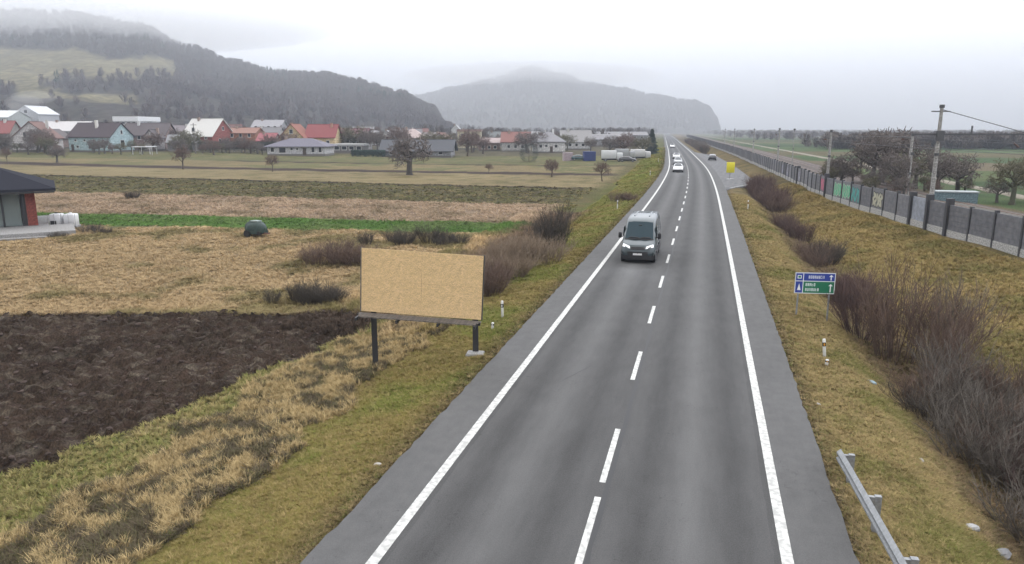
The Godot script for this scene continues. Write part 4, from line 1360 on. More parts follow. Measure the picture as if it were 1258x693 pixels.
func tree(kind: int, x: float, z: float, tall: float, wide: float, turn: float, label: String, group := "", tone := 0) -> Node3D:
	var o := thing("bare_tree", at_ground(x, z, -0.03), turn, label, "tree", group)
	var bark: Material = [mat("bark_grey", lin(0.085, 0.075, 0.065), 0.95), mat("bark_brown", lin(0.085, 0.065, 0.05), 0.95), mat("bark_green", lin(0.07, 0.07, 0.045), 0.95), mat("bark_red", lin(0.095, 0.065, 0.05), 0.95)][tone]
	var twig: Material = [mat("twig_grey", lin(0.12, 0.10, 0.09), 0.95), mat("twig_brown", lin(0.12, 0.08, 0.065), 0.95), mat("twig_olive", lin(0.105, 0.095, 0.055), 0.95), mat("twig_red", lin(0.155, 0.105, 0.08), 0.95)][tone]
	var a := obj("trunk", tree_kinds[kind][0], bark, o)
	var b := obj("crown", tree_kinds[kind][1], twig, o)
	var unit: float = tree_kinds[kind][2] * tall
	a.scale = Vector3(unit * wide, unit, unit * wide)
	b.scale = a.scale
	return o


func beside_house(x: float, s: float) -> String:
	# the house that stands nearest, and on which side of it this is
	var best: Array = house_spots[0]
	for h in house_spots:
		if Vector2(h[0] - x, h[1] - s).length() < Vector2(best[0] - x, best[1] - s).length():
			best = h
	var dx: float = x - best[0]
	var ds: float = s - best[1]
	var side := ("behind" if ds > 0.0 else "in front of") if absf(ds) > absf(dx) else ("right of" if dx > 0.0 else "left of")
	var w: PackedStringArray = best[2].split(" ")
	return side + " the " + " ".join(w.slice(0, mini(8, w.size())))


func build_trees() -> void:
	make_kinds()
	# trees standing alone in the fields
	tree(3, -19.1, -137.2, 7.4, 1.1, 0.4, "broad bare tree standing alone in front of the slate barn", "", 0)
	tree(0, -69.7, -156.4, 5.4, 0.8, 1.4, "slim bare tree with forked trunk in front of the grey sheds", "", 1)
	tree(4, -47.8, -147.3, 3.7, 0.9, 2.4, "small bare tree in front of the purple grey bungalow", "", 1)
	tree(1, 7.1, -131.8, 3.4, 0.9, 0.9, "small bare tree right of the evergreen shrub", "", 1)
	tree(4, 14.6, -119.2, 3.4, 1.0, 4.1, "bare tree with dark trunk beside the road verge", "", 1)
	tree(1, -108.6, -176.6, 4.0, 1.1, 3.0, "low spreading bare tree left of the pale blue house", "", 0)
	tree(2, -4.4, -140.5, 2.2, 1.1, 3.6, "little sapling in the field behind the broad tree", "", 1)
	tree(2, -116.0, -170.0, 4.2, 0.8, 1.0, "thin young tree near the left edge of the fields", "", 1)
	# dark evergreens
	evergreen(4.3, -187.6, 4.4, 1.05, "rounded dark evergreen shrub in front of the white house", true)
	evergreen(43.6, -232.0, 8.0, 0.62, "pointed dark spruce beside the road", false)
	evergreen(47.0, -246.0, 5.5, 0.5, "smaller dark conifer behind the roadside spruce", false)
	var spots := [[-146.0, -214.0, 6.4, "bare tree at the far left in front of the red roof"], [-140.0, -219.0, 7.0, "tangled bare tree before the white gabled house"], [-134.5, -214.0, 6.0, "dark bare tree between the white and the blue house"], [-131.0, -209.0, 5.2, "leaning bare tree left of the blue house wall"], [-121.5, -215.0, 4.4, "low bare tree before the blue wall"], [-117.0, -213.0, 4.8, "twiggy tree at the blue gable corner"], [-110.0, -228.0, 6.0, "bare tree before the small pointed gable"], [-97.0, -219.0, 5.4, "bare tree beside the weathered shed"], [-86.0, -223.0, 5.0, "bare tree before the red gable"], [-80.5, -221.0, 5.2, "bare tree before the orange house"], [-74.0, -228.0, 5.8, "bare tree before the pinkish red roof"], [-52.0, -246.0, 8.6, "tall bare tree right of the yellow house"], [-47.0, -240.0, 7.4, "rounded bare tree before the wine red roof"], [-42.0, -232.0, 7.8, "dense bare tree left of the slate barn"], [-38.5, -252.0, 9.0, "tall bare tree behind the slate barn's left end"], [-22.0, -246.0, 7.0, "bare tree behind the slate barn's right end"], [-13.5, -262.0, 6.0, "bare tree below the cream block"], [-3.0, -288.0, 6.5, "bare tree right of the low pink roof"], [2.5, -300.0, 6.8, "dense bare tree left of the small white house"], [20.0, -270.0, 6.4, "bare tree right of the white house with chimney"], [25.0, -236.0, 6.0, "bare tree above the blue container"], [30.0, -226.0, 6.4, "wide bare tree above the white box truck"], [34.5, -229.0, 6.2, "bare tree left of the spruce"], [39.5, -226.0, 6.6, "bare tree touching the spruce"], [-64.0, -310.0, 8.0, "bare tree behind the red ridge roof"], [-88.0, -290.0, 8.0, "bare tree behind the orange house"], [-128.0, -262.0, 8.5, "tall bare tree behind the blue house"], [-134.0, -268.0, 9.0, "tallest bare tree behind the maroon roof"], [-150.0, -290.0, 9.0, "bare tree behind the long pale roof"], [-176.0, -262.0, 8.0, "bare tree behind the red roofed house"], [46.0, -300.0, 7.0, "far bare tree behind the spruce"], [28.0, -310.0, 7.0, "far bare tree behind the long farm hall"], [12.0, -330.0, 7.0, "far bare tree above the white house"], [-112.0, -300.0, 8.0, "bare tree behind the big white roof"]]
	var i := 0
	for q in spots:
		tree([0, 1, 3, 0, 4][i % 5], q[0], q[1], q[2] * 1.0, 0.95 + 0.12 * (i % 4), i * 1.7, q[3], "bare trees among the houses", [0, 0, 1, 2][i % 4])
		i += 1
	for k in 84:
		var low := k >= 60
		var s := 216.0 + 200.0 * rng.randf() if not low else 205.0 + 16.0 * rng.randf()
		var x := lerpf(-0.74 * s, 30.0, rng.randf()) if not low else lerpf(-156.0, -70.0, rng.randf())
		var where := beside_house(x, s)
		tree([0, 1, 3, 6, 4][k % 5] if not low else 6, x, -s, 5.0 + 3.5 * rng.randf() if not low else 2.4 + 2.2 * rng.randf(), 1.0 + 0.3 * rng.randf(), k * 2.3, ("bare garden tree " if not low else "low twiggy bush ") + where, "garden trees in the village", [0, 0, 1, 2][k % 4])
	# trees behind the noise barrier
	var rail := [[46.0, -103.0, 6.2, "bare tree beside the mast at the left end of the trackside thicket"], [49.0, -100.0, 6.8, "dense bare tree in the left half of the trackside thicket"], [51.0, -95.0, 6.2, "reddish bare tree in the trackside thicket"], [52.0, -104.0, 7.2, "tall bare tree at the back of the trackside thicket"], [53.5, -92.0, 6.4, "bare tree left of the two concrete masts"], [56.5, -93.0, 6.8, "bare tree behind the tall concrete mast"], [56.0, -82.0, 5.6, "bare tree right of the tall mast"], [60.0, -84.0, 5.2, "slim bare tree before the green field on the right"], [57.0, -104.0, 6.6, "bare tree far behind the two masts"], [47.0, -90.0, 5.2, "low bare tree right behind the barrier top"], [78.0, -112.0, 5.4, "bare tree at the right edge of the picture"], [81.0, -108.0, 6.0, "rounded bare tree cut by the right edge"], [47.0, -108.0, 4.4, "bushy little tree at the thicket's left foot"]]
	i = 0
	for q in rail:
		tree([6, 1, 6, 3][i % 4], q[0], q[1], q[2] * (0.8 + 0.09 * ((i * 3) % 5)), 1.0, 0.6 + i * 2.1, q[3], "bare trees behind the barrier", [0, 0, 2, 0][i % 4])
		i += 1
	for k in 16:
		tree(6, 43.5 + 14.0 * rng.randf(), -82.0 - 26.0 * rng.randf(), 1.8 + 1.6 * rng.randf(), 1.2, k * 1.9, "low bushy undergrowth of the trackside thicket behind the barrier", "undergrowth behind the barrier", [0, 1, 2][k % 3])
	# the bare tree in the ditch on the right
	# tree belts far across the valley, too far to count
	var far := []
	for k in 15000:
		var s := 300.0 + 2300.0 * pow(rng.randf(), 1.4)
		var x := table(WALL, s) + 45.0 + (s * 0.85 + 60.0) * rng.randf()
		var belt := n1.get_noise_2d(x * 0.0016, s * 0.009)
		if belt < 0.12 or (s < 420.0 and belt < 0.25):
			continue
		var tall := 3.0 + 4.5 * rng.randf()
		var t := 0.8 + 0.5 * rng.randf()
		far.append([Transform3D(Basis(Vector3.UP, rng.randf() * TAU).scaled(Vector3(tall * 1.3, tall, tall * 1.3)), Vector3(x, -1.2, -s)), Color(0.115 * t, 0.095 * t, 0.08 * t)])
	for k in 1500:
		var s := 440.0 + 900.0 * rng.randf()
		var x := -0.12 * s + rng.randf() * (road_x(s) - 14.0 + 0.12 * s)
		if n1.get_noise_2d(x * 0.008, s * 0.008) < 0.0:
			continue
		var tall := 5.0 + 4.0 * rng.randf()
		var t := 0.8 + 0.5 * rng.randf()
		far.append([Transform3D(Basis(Vector3.UP, rng.randf() * TAU).scaled(Vector3(tall * 0.8, tall, tall * 0.8)), at_ground(x, -s, -0.3)), Color(0.11 * t, 0.092 * t, 0.08 * t)])
	scatter("tree_belt", wood_mesh(9, false), mat("wood", Color(1, 1, 1), 1.0, {"vc": true}), far, "leafless tree belts far across the valley floor")


func evergreen(x: float, z: float, tall: float, wide: float, label: String, round_top: bool) -> void:
	var o := thing("evergreen_shrub" if round_top else "spruce_tree", at_ground(x, z, -0.05), 0, label, "shrub" if round_top else "tree")
	var r := RandomNumberGenerator.new()
	r.seed = int(absf(z) * 7.0)
	obj("trunk", tubem(Vector3(0, -0.1, 0), Vector3(0, tall * 0.85, 0), tall * 0.022, tall * 0.006, 7), mat("bark_brown", lin(0.085, 0.065, 0.05), 0.95), o)
	var st := begin()
	for i in 2600:
		var f := r.randf()
		var prof := (0.5 * sqrt(maxf(0.0, 1.0 - pow((f - 0.45) / 0.56, 2.0)))) if round_top else (0.5 * (1.0 - f) * (0.8 + 0.35 * sin(f * 42.0)) + 0.01)
		var rad := tall * wide * prof * (0.45 + 0.55 * sqrt(r.randf()))
		var a := r.randf() * TAU
		var y := tall * (0.04 + 0.96 * f)
		var p := Vector3(cos(a) * rad, y, sin(a) * rad)
		var out := Vector3(cos(a), -0.25 if not round_top else 0.3, sin(a))
		var side := Vector3(-sin(a), r.randf() - 0.5, cos(a)).normalized() * tall * (0.014 if round_top else 0.026)
		tri(st, p - out * tall * 0.02 + Vector3(0, tall * 0.015, 0), p + out * tall * 0.045 + side, p + out * tall * 0.045 - side)
	obj("crown", done(st), mat("evergreen", lin(0.022, 0.036, 0.024), 0.9), o)


func shrub(called: String, kind: int, x: float, z: float, tall: float, wide: float, tone: int, label: String, group: String) -> void:
	var o := thing(called, at_ground(x, z, -0.03), rng.randf() * TAU, label, "shrub", group)
	var c: Array = [[lin(0.115, 0.080, 0.062), lin(0.13, 0.088, 0.068)], [lin(0.115, 0.098, 0.082), lin(0.125, 0.108, 0.092)], [lin(0.055, 0.045, 0.036), lin(0.062, 0.052, 0.042)], [lin(0.17, 0.125, 0.085), lin(0.20, 0.15, 0.105)], [lin(0.075, 0.046, 0.040), lin(0.085, 0.052, 0.045)]][tone]
	var a := obj("stems", shrub_kinds[kind][0], mat("stem_%d" % tone, c[0], 0.95), o)
	var b := obj("twigs", shrub_kinds[kind][1], mat("twig_%d" % tone, c[1], 0.95), o)
	a.scale = Vector3(tall * wide, tall, tall * wide)
	b.scale = a.scale


func shrub_at(s: float, d: float, kind: int, tall: float, wide: float, tone: int, label: String, group: String) -> void:
	var p := on_road(s, d)
	# which one: how far along its clump, and on the road's or the bank's side of the ditch
	var span: Array = {"brush in the right foreground ditch": [11.5, 21.5, 11.2], "brush in the right ditch by the sign": [19.5, 29.0, 10.1], "maroon shrubs in the right ditch": [37.0, 52.5, 9.4], "maroon shrubs near the yellow board": [60.0, 104.0, 9.5], "far shrubs on the right verge": [255.0, 475.0, 9.5]}[group]
	var third := clampi(int(3.0 * (s - span[0]) / (span[1] - span[0])), 0, 2)
	label += ", " + ["nearest the viewer", "in the middle", "farthest back"][third] + (", road side" if d < span[2] else ", bank side")
	shrub("bare_shrub", kind, p.x, p.z, tall, wide, tone, label, group)


func build_shrubs() -> void:
	var i2 := 0
	for q in [[15.0, -27.4, 3.3, "tall airy reddish brown bush in the ditch beside the direction sign"], [16.2, -26.4, 2.9, "second airy bare bush leaning over the ditch brush"], [14.5, -29.2, 2.5, "airy bare bush at the back of the ditch group"], [17.2, -28.2, 2.7, "airy bare bush on the bank side of the ditch group"], [15.6, -24.8, 2.2, "lower airy bush in front of the ditch group"]]:
		shrub("tall_bush", [4, 5, 1, 5, 4][i2], q[0], q[1], q[2] * 0.92, 0.8, [0, 0, 4, 1, 0][i2], q[3], "airy bushes in the right ditch")
		i2 += 1
	# right ditch: brush from the foreground to the lay-by
	var i := 0
	while i < 46:
		var f := i / 46.0
		var s := 11.5 + 9.0 * f + rng.randf()
		var d := 4.75 + 4.2 + 4.6 * rng.randf()
		shrub_at(s, d, i % 6, 1.0 + 0.6 * rng.randf(), 1.0 + 0.3 * rng.randf(), [0, 1, 0, 2, 4, 0][i % 6], "leafless brush in the lower right ditch", "brush in the right foreground ditch")
		i += 1
	i = 0
	while i < 14:
		var s := 20.5 + 6.5 * rng.randf()
		shrub_at(s, 4.75 + 3.9 + 3.0 * rng.randf(), i % 6, 0.9 + 0.7 * rng.randf(), 1.1 + 0.3 * rng.randf(), [0, 1, 0, 1, 1, 2][i % 6], "reddish brown brush round the tall airy bush", "brush in the right ditch by the sign")
		i += 1
	i = 0
	while i < 11:
		var s: float = [37.5, 48.0][i % 2] + 4.0 * rng.randf()
		shrub_at(s, 4.75 + 3.8 + 1.8 * rng.randf(), i % 6, 1.0 + 0.5 * rng.randf(), 1.25, [4, 0, 4, 2][i % 4], "dark maroon shrub behind the direction sign", "maroon shrubs in the right ditch")
		i += 1
	i = 0
	while i < 20:
		var s := 79.0 + 25.0 * rng.randf() if i > 3 else 60.0 + 9.0 * rng.randf()
		shrub_at(s, 4.75 + 4.0 + 1.6 * rng.randf(), i % 6, 1.3 + 0.9 * smoothstep(70.0, 95.0, s), 1.15, [4, 4, 0][i % 3], "dark maroon shrub before the yellow board", "maroon shrubs near the yellow board")
		i += 1
	i = 0
	while i < 26:
		var s := 255.0 + 220.0 * rng.randf()
		shrub_at(s, 4.75 + 3.5 + 2.5 * rng.randf(), i % 6, 2.2 + rng.randf(), 1.1, [2, 1, 0][i % 3], "far shrub between the road and the barrier", "far shrubs on the right verge")
		i += 1
	# left side
	var left := [
		["bare_shrub", 2.6, -48.6, 2.1, 0.8, 2, "dense dark leafless bush at the roadside above the billboard", "", 3, 0.55],
		["bare_shrub", 1.0, -43.5, 1.3, 1.2, 3, "pinkish dry brush right of the billboard", "pinkish brush behind the billboard", 9, 2.0],
		["bare_shrub", -1.2, -39.0, 1.2, 1.2, 3, "pinkish dry brush right of the billboard", "pinkish brush behind the billboard", 8, 1.8],
		["bare_shrub", -2.6, -35.5, 1.25, 1.2, 0, "red brown brush just behind the billboard's right edge", "red brown brush behind the billboard", 6, 1.4],
		["bare_shrub", -6.6, -53.6, 1.0, 1.4, 2, "dark low brush in a row above the billboard", "dark brush row above the billboard", 10, 3.6],
		["bare_shrub", -10.8, -45.5, 1.15, 1.3, 0, "dark red brown bush left of the billboard top", "dark bushes left of the billboard", 6, 2.0],
		["bare_shrub", -10.2, -35.0, 0.8, 1.4, 2, "dark green brown weeds left of the billboard foot", "dark weeds left of the billboard", 9, 1.7],
		["bare_shrub", -34.8, -58.6, 0.55, 1.5, 2, "dark weeds on the mound before the terrace", "weeds on the terrace mound", 6, 2.4],
		["bare_shrub", -46.0, -89.0, 1.0, 1.4, 2, "lone dark bush in the pinkish dry field", "", 2, 0.7],
		["bare_shrub", 12.0, -79.0, 0.9, 1.4, 0, "low dark brush beside the green verge", "low brush on the left verge", 4, 1.4],
	]
	for q in left:
		for k in q[8]:
			var ang := rng.randf() * TAU
			var rr: float = q[9] * sqrt(rng.randf())
			shrub(q[0], (k * 5 + 1) % 6, q[1] + cos(ang) * rr * (1.5 if q[6].contains("row") else 1.0), q[2] + sin(ang) * rr * (0.35 if q[6].contains("row") else 1.0), q[3] * (0.7 + 0.5 * rng.randf()), q[4], q[5], q[6], q[7] if q[7] else q[6])
	# clipped dark hedge in front of the sheds
	var hedge := thing("hedge", at_ground(-41.0, -211.5), 0, "low dark green hedge left of the slate barn", "hedge")
	var st := begin()
	for k in 3600:
		var p := Vector3((rng.randf() - 0.5) * 9.6, 1.9 * sqrt(rng.randf()), (rng.randf() - 0.5) * 1.8)
		var u := Vector3(rng.randf() - 0.5, rng.randf() - 0.5, rng.randf() - 0.5).normalized() * 0.16
		var w := u.cross(Vector3(rng.randf(), rng.randf(), rng.randf())).normalized() * 0.10
		tri(st, p - u, p + u + w, p + u - w)
	obj("foliage", done(st), mat("hedge_leaf", lin(0.020, 0.045, 0.035), 0.9), hedge)
	var hs := begin()
	for k in 9:
		tube(hs, Vector3(-4.4 + k * 1.1, -0.1, 0), Vector3(-4.4 + k * 1.1, 1.5, 0), 0.05, 0.02, 5, false)
	obj("stems", done(hs), mat("bark_brown", lin(0.085, 0.065, 0.05), 0.95), hedge)
	var hedge2 := thing("hedge", at_ground(-83.0, -225.0), 0, "dark bare hedge running below the orange and red houses", "hedge")
	st = begin()
	for k in 5200:
		var p := Vector3((rng.randf() - 0.5) * 24.0, 3.2 * sqrt(rng.randf()) - 0.2, (rng.randf() - 0.5) * 1.6)
		var u := Vector3(rng.randf() - 0.5, rng.randf(), rng.randf() - 0.5).normalized() * 0.35
		var w := u.cross(Vector3(rng.randf(), rng.randf(), rng.randf())).normalized() * 0.05
		tri(st, p - u, p + u + w, p + u - w)
	obj("foliage", done(st), mat("hedge_dark", lin(0.040, 0.044, 0.034), 0.9), hedge2)


# ------------------------------------------------------------------ billboard
func osb_texture() -> ImageTexture:
	var w := 512
	var im := Image.create_empty(w, w, false, Image.FORMAT_RGB8)
	im.fill(lin(0.58, 0.41, 0.215))
	var r := RandomNumberGenerator.new()
	r.seed = 61
	for i in 5200:
		var t := 0.74 + 0.5 * r.randf()
		var c := lin(0.60 * t, 0.43 * t, (0.215 + 0.03 * r.randf()) * t)
		var len := 10 + r.randi() % 30
		var wid := 4 + r.randi() % 8
		var x := r.randi() % w
		var y := r.randi() % w
		var ang := (r.randf() - 0.5) * 2.4
		# a strand drawn as a slanted run of small rectangles
		for k in len / 3:
			im.fill_rect(Rect2i(posmod(int(x + cos(ang) * k * 3), w), posmod(int(y + sin(ang) * k * 3), w), 4, wid / 2 + 2), c)
	return ImageTexture.create_from_image(im)


func build_billboard() -> void:
	var o := thing("billboard", Vector3(-3.12, -0.45, -24.25), -atan2(-0.45, 4.15) * -1.0, "blank chipboard billboard on two dark steel posts beside the road", "billboard")
	var osb := StandardMaterial3D.new()
	osb.resource_name = "chipboard"
	osb.albedo_texture = osb_texture()
	osb.uv1_triplanar = true
	osb.uv1_scale = Vector3.ONE * 0.62
	osb.roughness = 0.9
	var steel := mat("billboard_steel", lin(0.022, 0.022, 0.025), 0.6)
	var plank := mat("billboard_plank", lin(0.20, 0.175, 0.155), 0.95, {"tex": tex.soft, "tile": 0.9, "world": false})
	var cap := mat("billboard_edge", lin(0.05, 0.045, 0.04), 0.8)
	var tilt := Basis(Vector3.BACK, deg_to_rad(-2.8))
	var bt := Transform3D(tilt, Vector3(0, 1.70, 0))    # middle of the lower edge
	var panel := Node3D.new()
	panel.name = "board"
	o.add_child(panel)
	panel.transform = bt
	for ix in 2:
		for iy in 2:
			var sh := obj("chipboard_sheet", boxm(Vector3(-1.041, 0, 0), Vector3(1.041, 1.096, 0.022)), osb, panel)
			sh.position = Vector3(-1.046 + ix * 2.092, iy * 1.103, 0.002 * ((ix + iy) % 2))
	obj("side_cap", boxm(Vector3(2.092, -0.02, -0.06), Vector3(2.125, 2.22, 0.03)), cap, panel)
	obj("side_cap", boxm(Vector3(-2.125, -0.02, -0.06), Vector3(-2.092, 2.22, 0.03)), plank, panel)
	for x in [-1.7, -0.57, 0.57, 1.7]:
		obj("stud", boxm(Vector3(x - 0.04, 0, -0.09), Vector3(x + 0.04, 2.16, -0.003)), plank, panel)
	# the service ledge under the board
	var ledge := Node3D.new()
	ledge.name = "service_ledge"
	o.add_child(ledge)
	ledge.transform = bt
	for k in 3:
		var pl := obj("plank", boxm(Vector3(-2.14 + 0.05 * k, -0.02, 0), Vector3(2.10 - 0.07 * k, 0.02, 0.15)), plank, ledge)
		pl.position = Vector3(0, -0.06 - 0.004 * k, 0.045 + k * 0.165)
	obj("edge_beam", boxm(Vector3(-2.20, -0.19, 0.02), Vector3(2.08, -0.09, 0.10)), steel, ledge)
	for x in [-2.1, -0.7, 0.7, 1.95]:
		obj("bracket", boxm(Vector3(x - 0.03, -0.20, -0.10), Vector3(x + 0.03, -0.09, 0.62)), steel, ledge)
	obj("post", boxm(Vector3(-1.76, -0.9, -0.16), Vector3(-1.62, 1.85, -0.10)), steel, o)
	obj("post", boxm(Vector3(1.80, -0.5, -0.16), Vector3(1.94, 1.72, -0.10)), steel, o)
	obj("post_flange", boxm(Vector3(-1.79, -0.9, -0.10), Vector3(-1.59, 1.80, -0.092)), steel, o)
	obj("post_flange", boxm(Vector3(1.77, -0.5, -0.10), Vector3(1.97, 1.68, -0.092)), steel, o)
	obj("concrete_footing", rounded_box(0.62, 0.34, 0.5, 0.06), mat("footing", lin(0.42, 0.41, 0.39), 0.95, {"tex": tex.speckle, "tile": 0.9}), o).position = Vector3(1.87, 0.10, 0.0)


# ------------------------------------------------------------------ roadside furniture
func sign_texture() -> ImageTexture:
	var w := 336
	var h := 184
	var im := Image.create_empty(w, h, false, Image.FORMAT_RGB8)
	var white := lin(0.72, 0.74, 0.76)
	var blue := lin(0.020, 0.045, 0.26)
	var green := lin(0.010, 0.145, 0.075)
	im.fill(white)
	im.fill_rect(Rect2i(5, 5, 60, 66), blue)
	im.fill_rect(Rect2i(71, 5, w - 76, 66), blue)
	im.fill_rect(Rect2i(5, 77, 60, h - 82), blue)
	im.fill_rect(Rect2i(71, 77, w - 76, h - 82), green)
	# pictograms on the left
	im.fill_rect(Rect2i(18, 22, 34, 30), white)
	im.fill_rect(Rect2i(24, 28, 22, 18), green)
	for k in 30:
		im.fill_rect(Rect2i(35 - k / 2, 96 + k * 2, k + 1, 2), white)
	# upward arrows on the right
	for q in [[300, 14, 50], [300, 96, 74]]:
		im.fill_rect(Rect2i(q[0] - 4, q[1] + 14, 9, q[2] - 14), white)
		for k in 18:
			im.fill_rect(Rect2i(q[0] - k, q[1] + k, k * 2 + 1, 2), white)
	# lines of white lettering, too small to read
	var r := RandomNumberGenerator.new()
	r.seed = 12
	for q in [[112, 24, 118, 26], [90, 92, 70, 26], [90, 136, 108, 26]]:
		var x: int = q[0]
		while x < q[0] + q[2]:
			var lw := 9 + r.randi() % 5
			im.fill_rect(Rect2i(x, q[1], 4, q[3]), white)
			if r.randf() < 0.7:
				im.fill_rect(Rect2i(x, q[1], lw, 4), white)
			if r.randf() < 0.6:
				im.fill_rect(Rect2i(x, q[1] + q[3] / 2 - 2, lw, 4), white)
			if r.randf() < 0.6:
				im.fill_rect(Rect2i(x, q[1] + q[3] - 4, lw, 4), white)
			if r.randf() < 0.6:
				im.fill_rect(Rect2i(x + lw - 3, q[1], 4, q[3]), white)
			x += lw + 6
	return ImageTexture.create_from_image(im)


func delineator(s: float, d: float, lean: float, tall: float, label: String, right: bool) -> void:
	var p := on_road(s, d)
	var o := thing("delineator_post", at_ground(p.x, p.z, -0.02), road_turn(s), label, "road post", "delineator posts along the road")
	o.rotation.z = lean
	var body := obj("body", rounded_box(0.10, tall, 0.08, 0.03, 4), mat("delineator_white", lin(0.62, 0.62, 0.60), 0.6), o)
	body.rotation.y = 0.2
	obj("black_band", boxm(Vector3(-0.055, tall * 0.62, -0.047), Vector3(0.055, tall * 0.82, 0.047)), mat("delineator_black", lin(0.02, 0.02, 0.02), 0.7), o)
	obj("reflector", boxm(Vector3(-0.025, tall * 0.66, 0.047), Vector3(0.025, tall * 0.78, 0.055)), mat("reflector_amber" if right else "reflector_white", lin(0.55, 0.28, 0.04) if right else lin(0.6, 0.6, 0.6), 0.3), o)


func build_roadside() -> void:
	var zinc := mat("zinc", lin(0.30, 0.31, 0.32), 0.6, {"metal": 0.5, "tex": tex.speckle_light, "tile": 0.8})
	# direction sign
	var sg := thing("direction_sign", at_ground(12.49, -29.5), -0.12, "blue and green direction sign on grey posts beside the ditch", "sign")
	var gy := sg.position.y
	var top := 1.70
	var plate := obj("sign_plate", boxm(Vector3(-0.80, top - 0.88 - gy, 0), Vector3(0.80, top - gy, 0.03)), mat("sign_back", lin(0.35, 0.35, 0.36), 0.5, {"metal": 0.5}), sg)
	var sm := StandardMaterial3D.new()
	sm.resource_name = "sign_print"
	sm.albedo_texture = sign_texture()
	sm.roughness = 0.45
	var qm := QuadMesh.new()
	qm.size = Vector2(1.58, 0.865)
	var face := obj("sign_face", qm, sm, plate)
	face.position = Vector3(0, top - 0.44 - gy, 0.034)
	for x in [-0.62, 0.62]:
		obj("post", tubem(Vector3(x, -0.7, -0.04), Vector3(x, top - 0.06 - gy, -0.04), 0.035, 0.035, 8), zinc, sg)
	for x in [-0.5, 0.5]:
		obj("clamp", boxm(Vector3(x - 0.12, top - 0.5 - gy, -0.05), Vector3(x + 0.12, top - 0.44 - gy, -0.002)), zinc, plate)
	# yellow board by the lay-by
	var yb := thing("yellow_board", at_ground(33.0, -111.5), 0.1, "bright yellow board on a post at the end of the lay-by", "sign")
	var yy := yb.position.y
	obj("board", rounded_box(1.25, 1.55, 0.16, 0.05), mat("board_yellow", lin(0.62, 0.55, 0.02), 0.5), yb).position.y = 0.98 - yy
	obj("post", tubem(Vector3(0, -0.3, -0.12), Vector3(0, 2.45 - yy, -0.12), 0.05, 0.05, 8), zinc, yb)
	obj("base", boxm(Vector3(-0.5, -0.15, -0.3), Vector3(0.5, 0.2, 0.3)), mat("board_base", lin(0.4, 0.4, 0.4), 0.9), yb)
	# crash barrier at the lower right
	var gr := thing("guardrail", Vector3(0, 0, 0), 0, "galvanised crash barrier with bent down end at the road edge", "guardrail")
	var a := Vector3(7.24, 0.44, -15.0)
	var b := Vector3(5.40, 0.55, -6.0)
	var prof := [Vector2(0.0, 0.155), Vector2(-0.04, 0.12), Vector2(-0.075, 0.085), Vector2(-0.075, 0.045), Vector2(-0.01, 0.015), Vector2(-0.01, -0.015), Vector2(-0.075, -0.045), Vector2(-0.075, -0.085), Vector2(-0.04, -0.12), Vector2(0.0, -0.155)]
	var path := [Vector3(7.70, -0.06, -15.95), Vector3(7.52, 0.20, -15.5), a, Vector3(7.02, 0.50, -14.0), Vector3(6.40, 0.52, -10.9), b, Vector3(2.6, 0.58, 6.0)]
	var beam := begin()
	for i in path.size() - 1:
		for k in prof.size() - 1:
			for e in 2:
				var th := 0.006 * e
				var p := []
				for q in [[i, k], [i + 1, k], [i + 1, k + 1], [i, k + 1]]:
					p.append(path[q[0]] + Vector3(prof[q[1]].x * 0.97 + th, prof[q[1]].y, prof[q[1]].x * 0.24))
				if e == 0:
					quad(beam, p[0], p[1], p[2], p[3])
				else:
					quad(beam, p[3], p[2], p[1], p[0])
	obj("beam", done(beam), zinc, gr)
	for q in [0.02, 0.24, 0.47, 0.72, 1.0]:
		var p: Vector3 = a.lerp(b, q)
		p.y = lerpf(0.44, 0.53, minf(1.0, q * 4.0))
		var po := obj("post", boxm(Vector3(0.13, -1.1, -0.05), Vector3(0.25, 0.12, 0.05)), zinc, gr)
		po.position = p
		po.rotation.y = -0.22
		var sp := obj("spacer", boxm(Vector3(0.012, -0.12, -0.04), Vector3(0.13, 0.10, 0.04)), zinc, po)
		sp.position.y = 0.0
	# delineators
	delineator(27.8, -6.0, 0.03, 0.75, "white delineator post on the verge right of the billboard", false)
	delineator(26.0, -5.9, -0.05, 0.3, "short broken white post stub near the billboard footing", false)
	delineator(25.6, 6.1, 0.10, 0.68, "white delineator post below the direction sign", true)
	delineator(24.6, 6.0, -0.1, 0.25, "short broken post stub beside the right road edge", true)
	delineator(69.0, -6.1, 0.0, 0.95, "white delineator post on the left verge ahead of the van", false)
	delineator(119.0, -6.1, 0.0, 0.95, "white delineator post on the left verge beside the oncoming cars", false)
	delineator(72.0, 6.1, 0.0, 0.95, "white delineator post on the right verge before the lay-by", true)
	delineator(169.0, -6.1, 0.0, 0.95, "far white delineator post on the left verge", false)
	# litter and stones thrown in the ditch
	var lit := 0
	for q in [[9.6, -13.9, 0.15, lin(0.30, 0.30, 0.30), "white plastic bag lying at the edge of the ditch brush"], [10.0, -16.6, 0.09, lin(0.27, 0.27, 0.26), "pale rag on the slope below the crash barrier"], [11.6, -22.5, 0.16, lin(0.22, 0.32, 0.38), "bluish plastic scrap beside the ditch brush"], [9.9, -13.3, 0.20, lin(0.16, 0.16, 0.165), "grey lump of rubbish under the foreground brush"], [8.6, -19.4, 0.07, lin(0.30, 0.29, 0.28), "pale crumpled paper on the right verge"], [-3.1, -15.6, 0.08, lin(0.36, 0.34, 0.31), "white crumpled paper on the left grass verge"], [-5.6, -23.5, 0.12, lin(0.5, 0.48, 0.44), "pale stone beside the left billboard post"]]:
		var o := obj("litter", clod_mesh(20 + lit), mat("litter_" + q[3].to_html(), q[3], 0.7))
		o.position = at_ground(q[0], q[1], q[2] * 0.2)
		o.scale = Vector3(q[2] * 1.3, q[2] * 0.5, q[2] * 0.8)
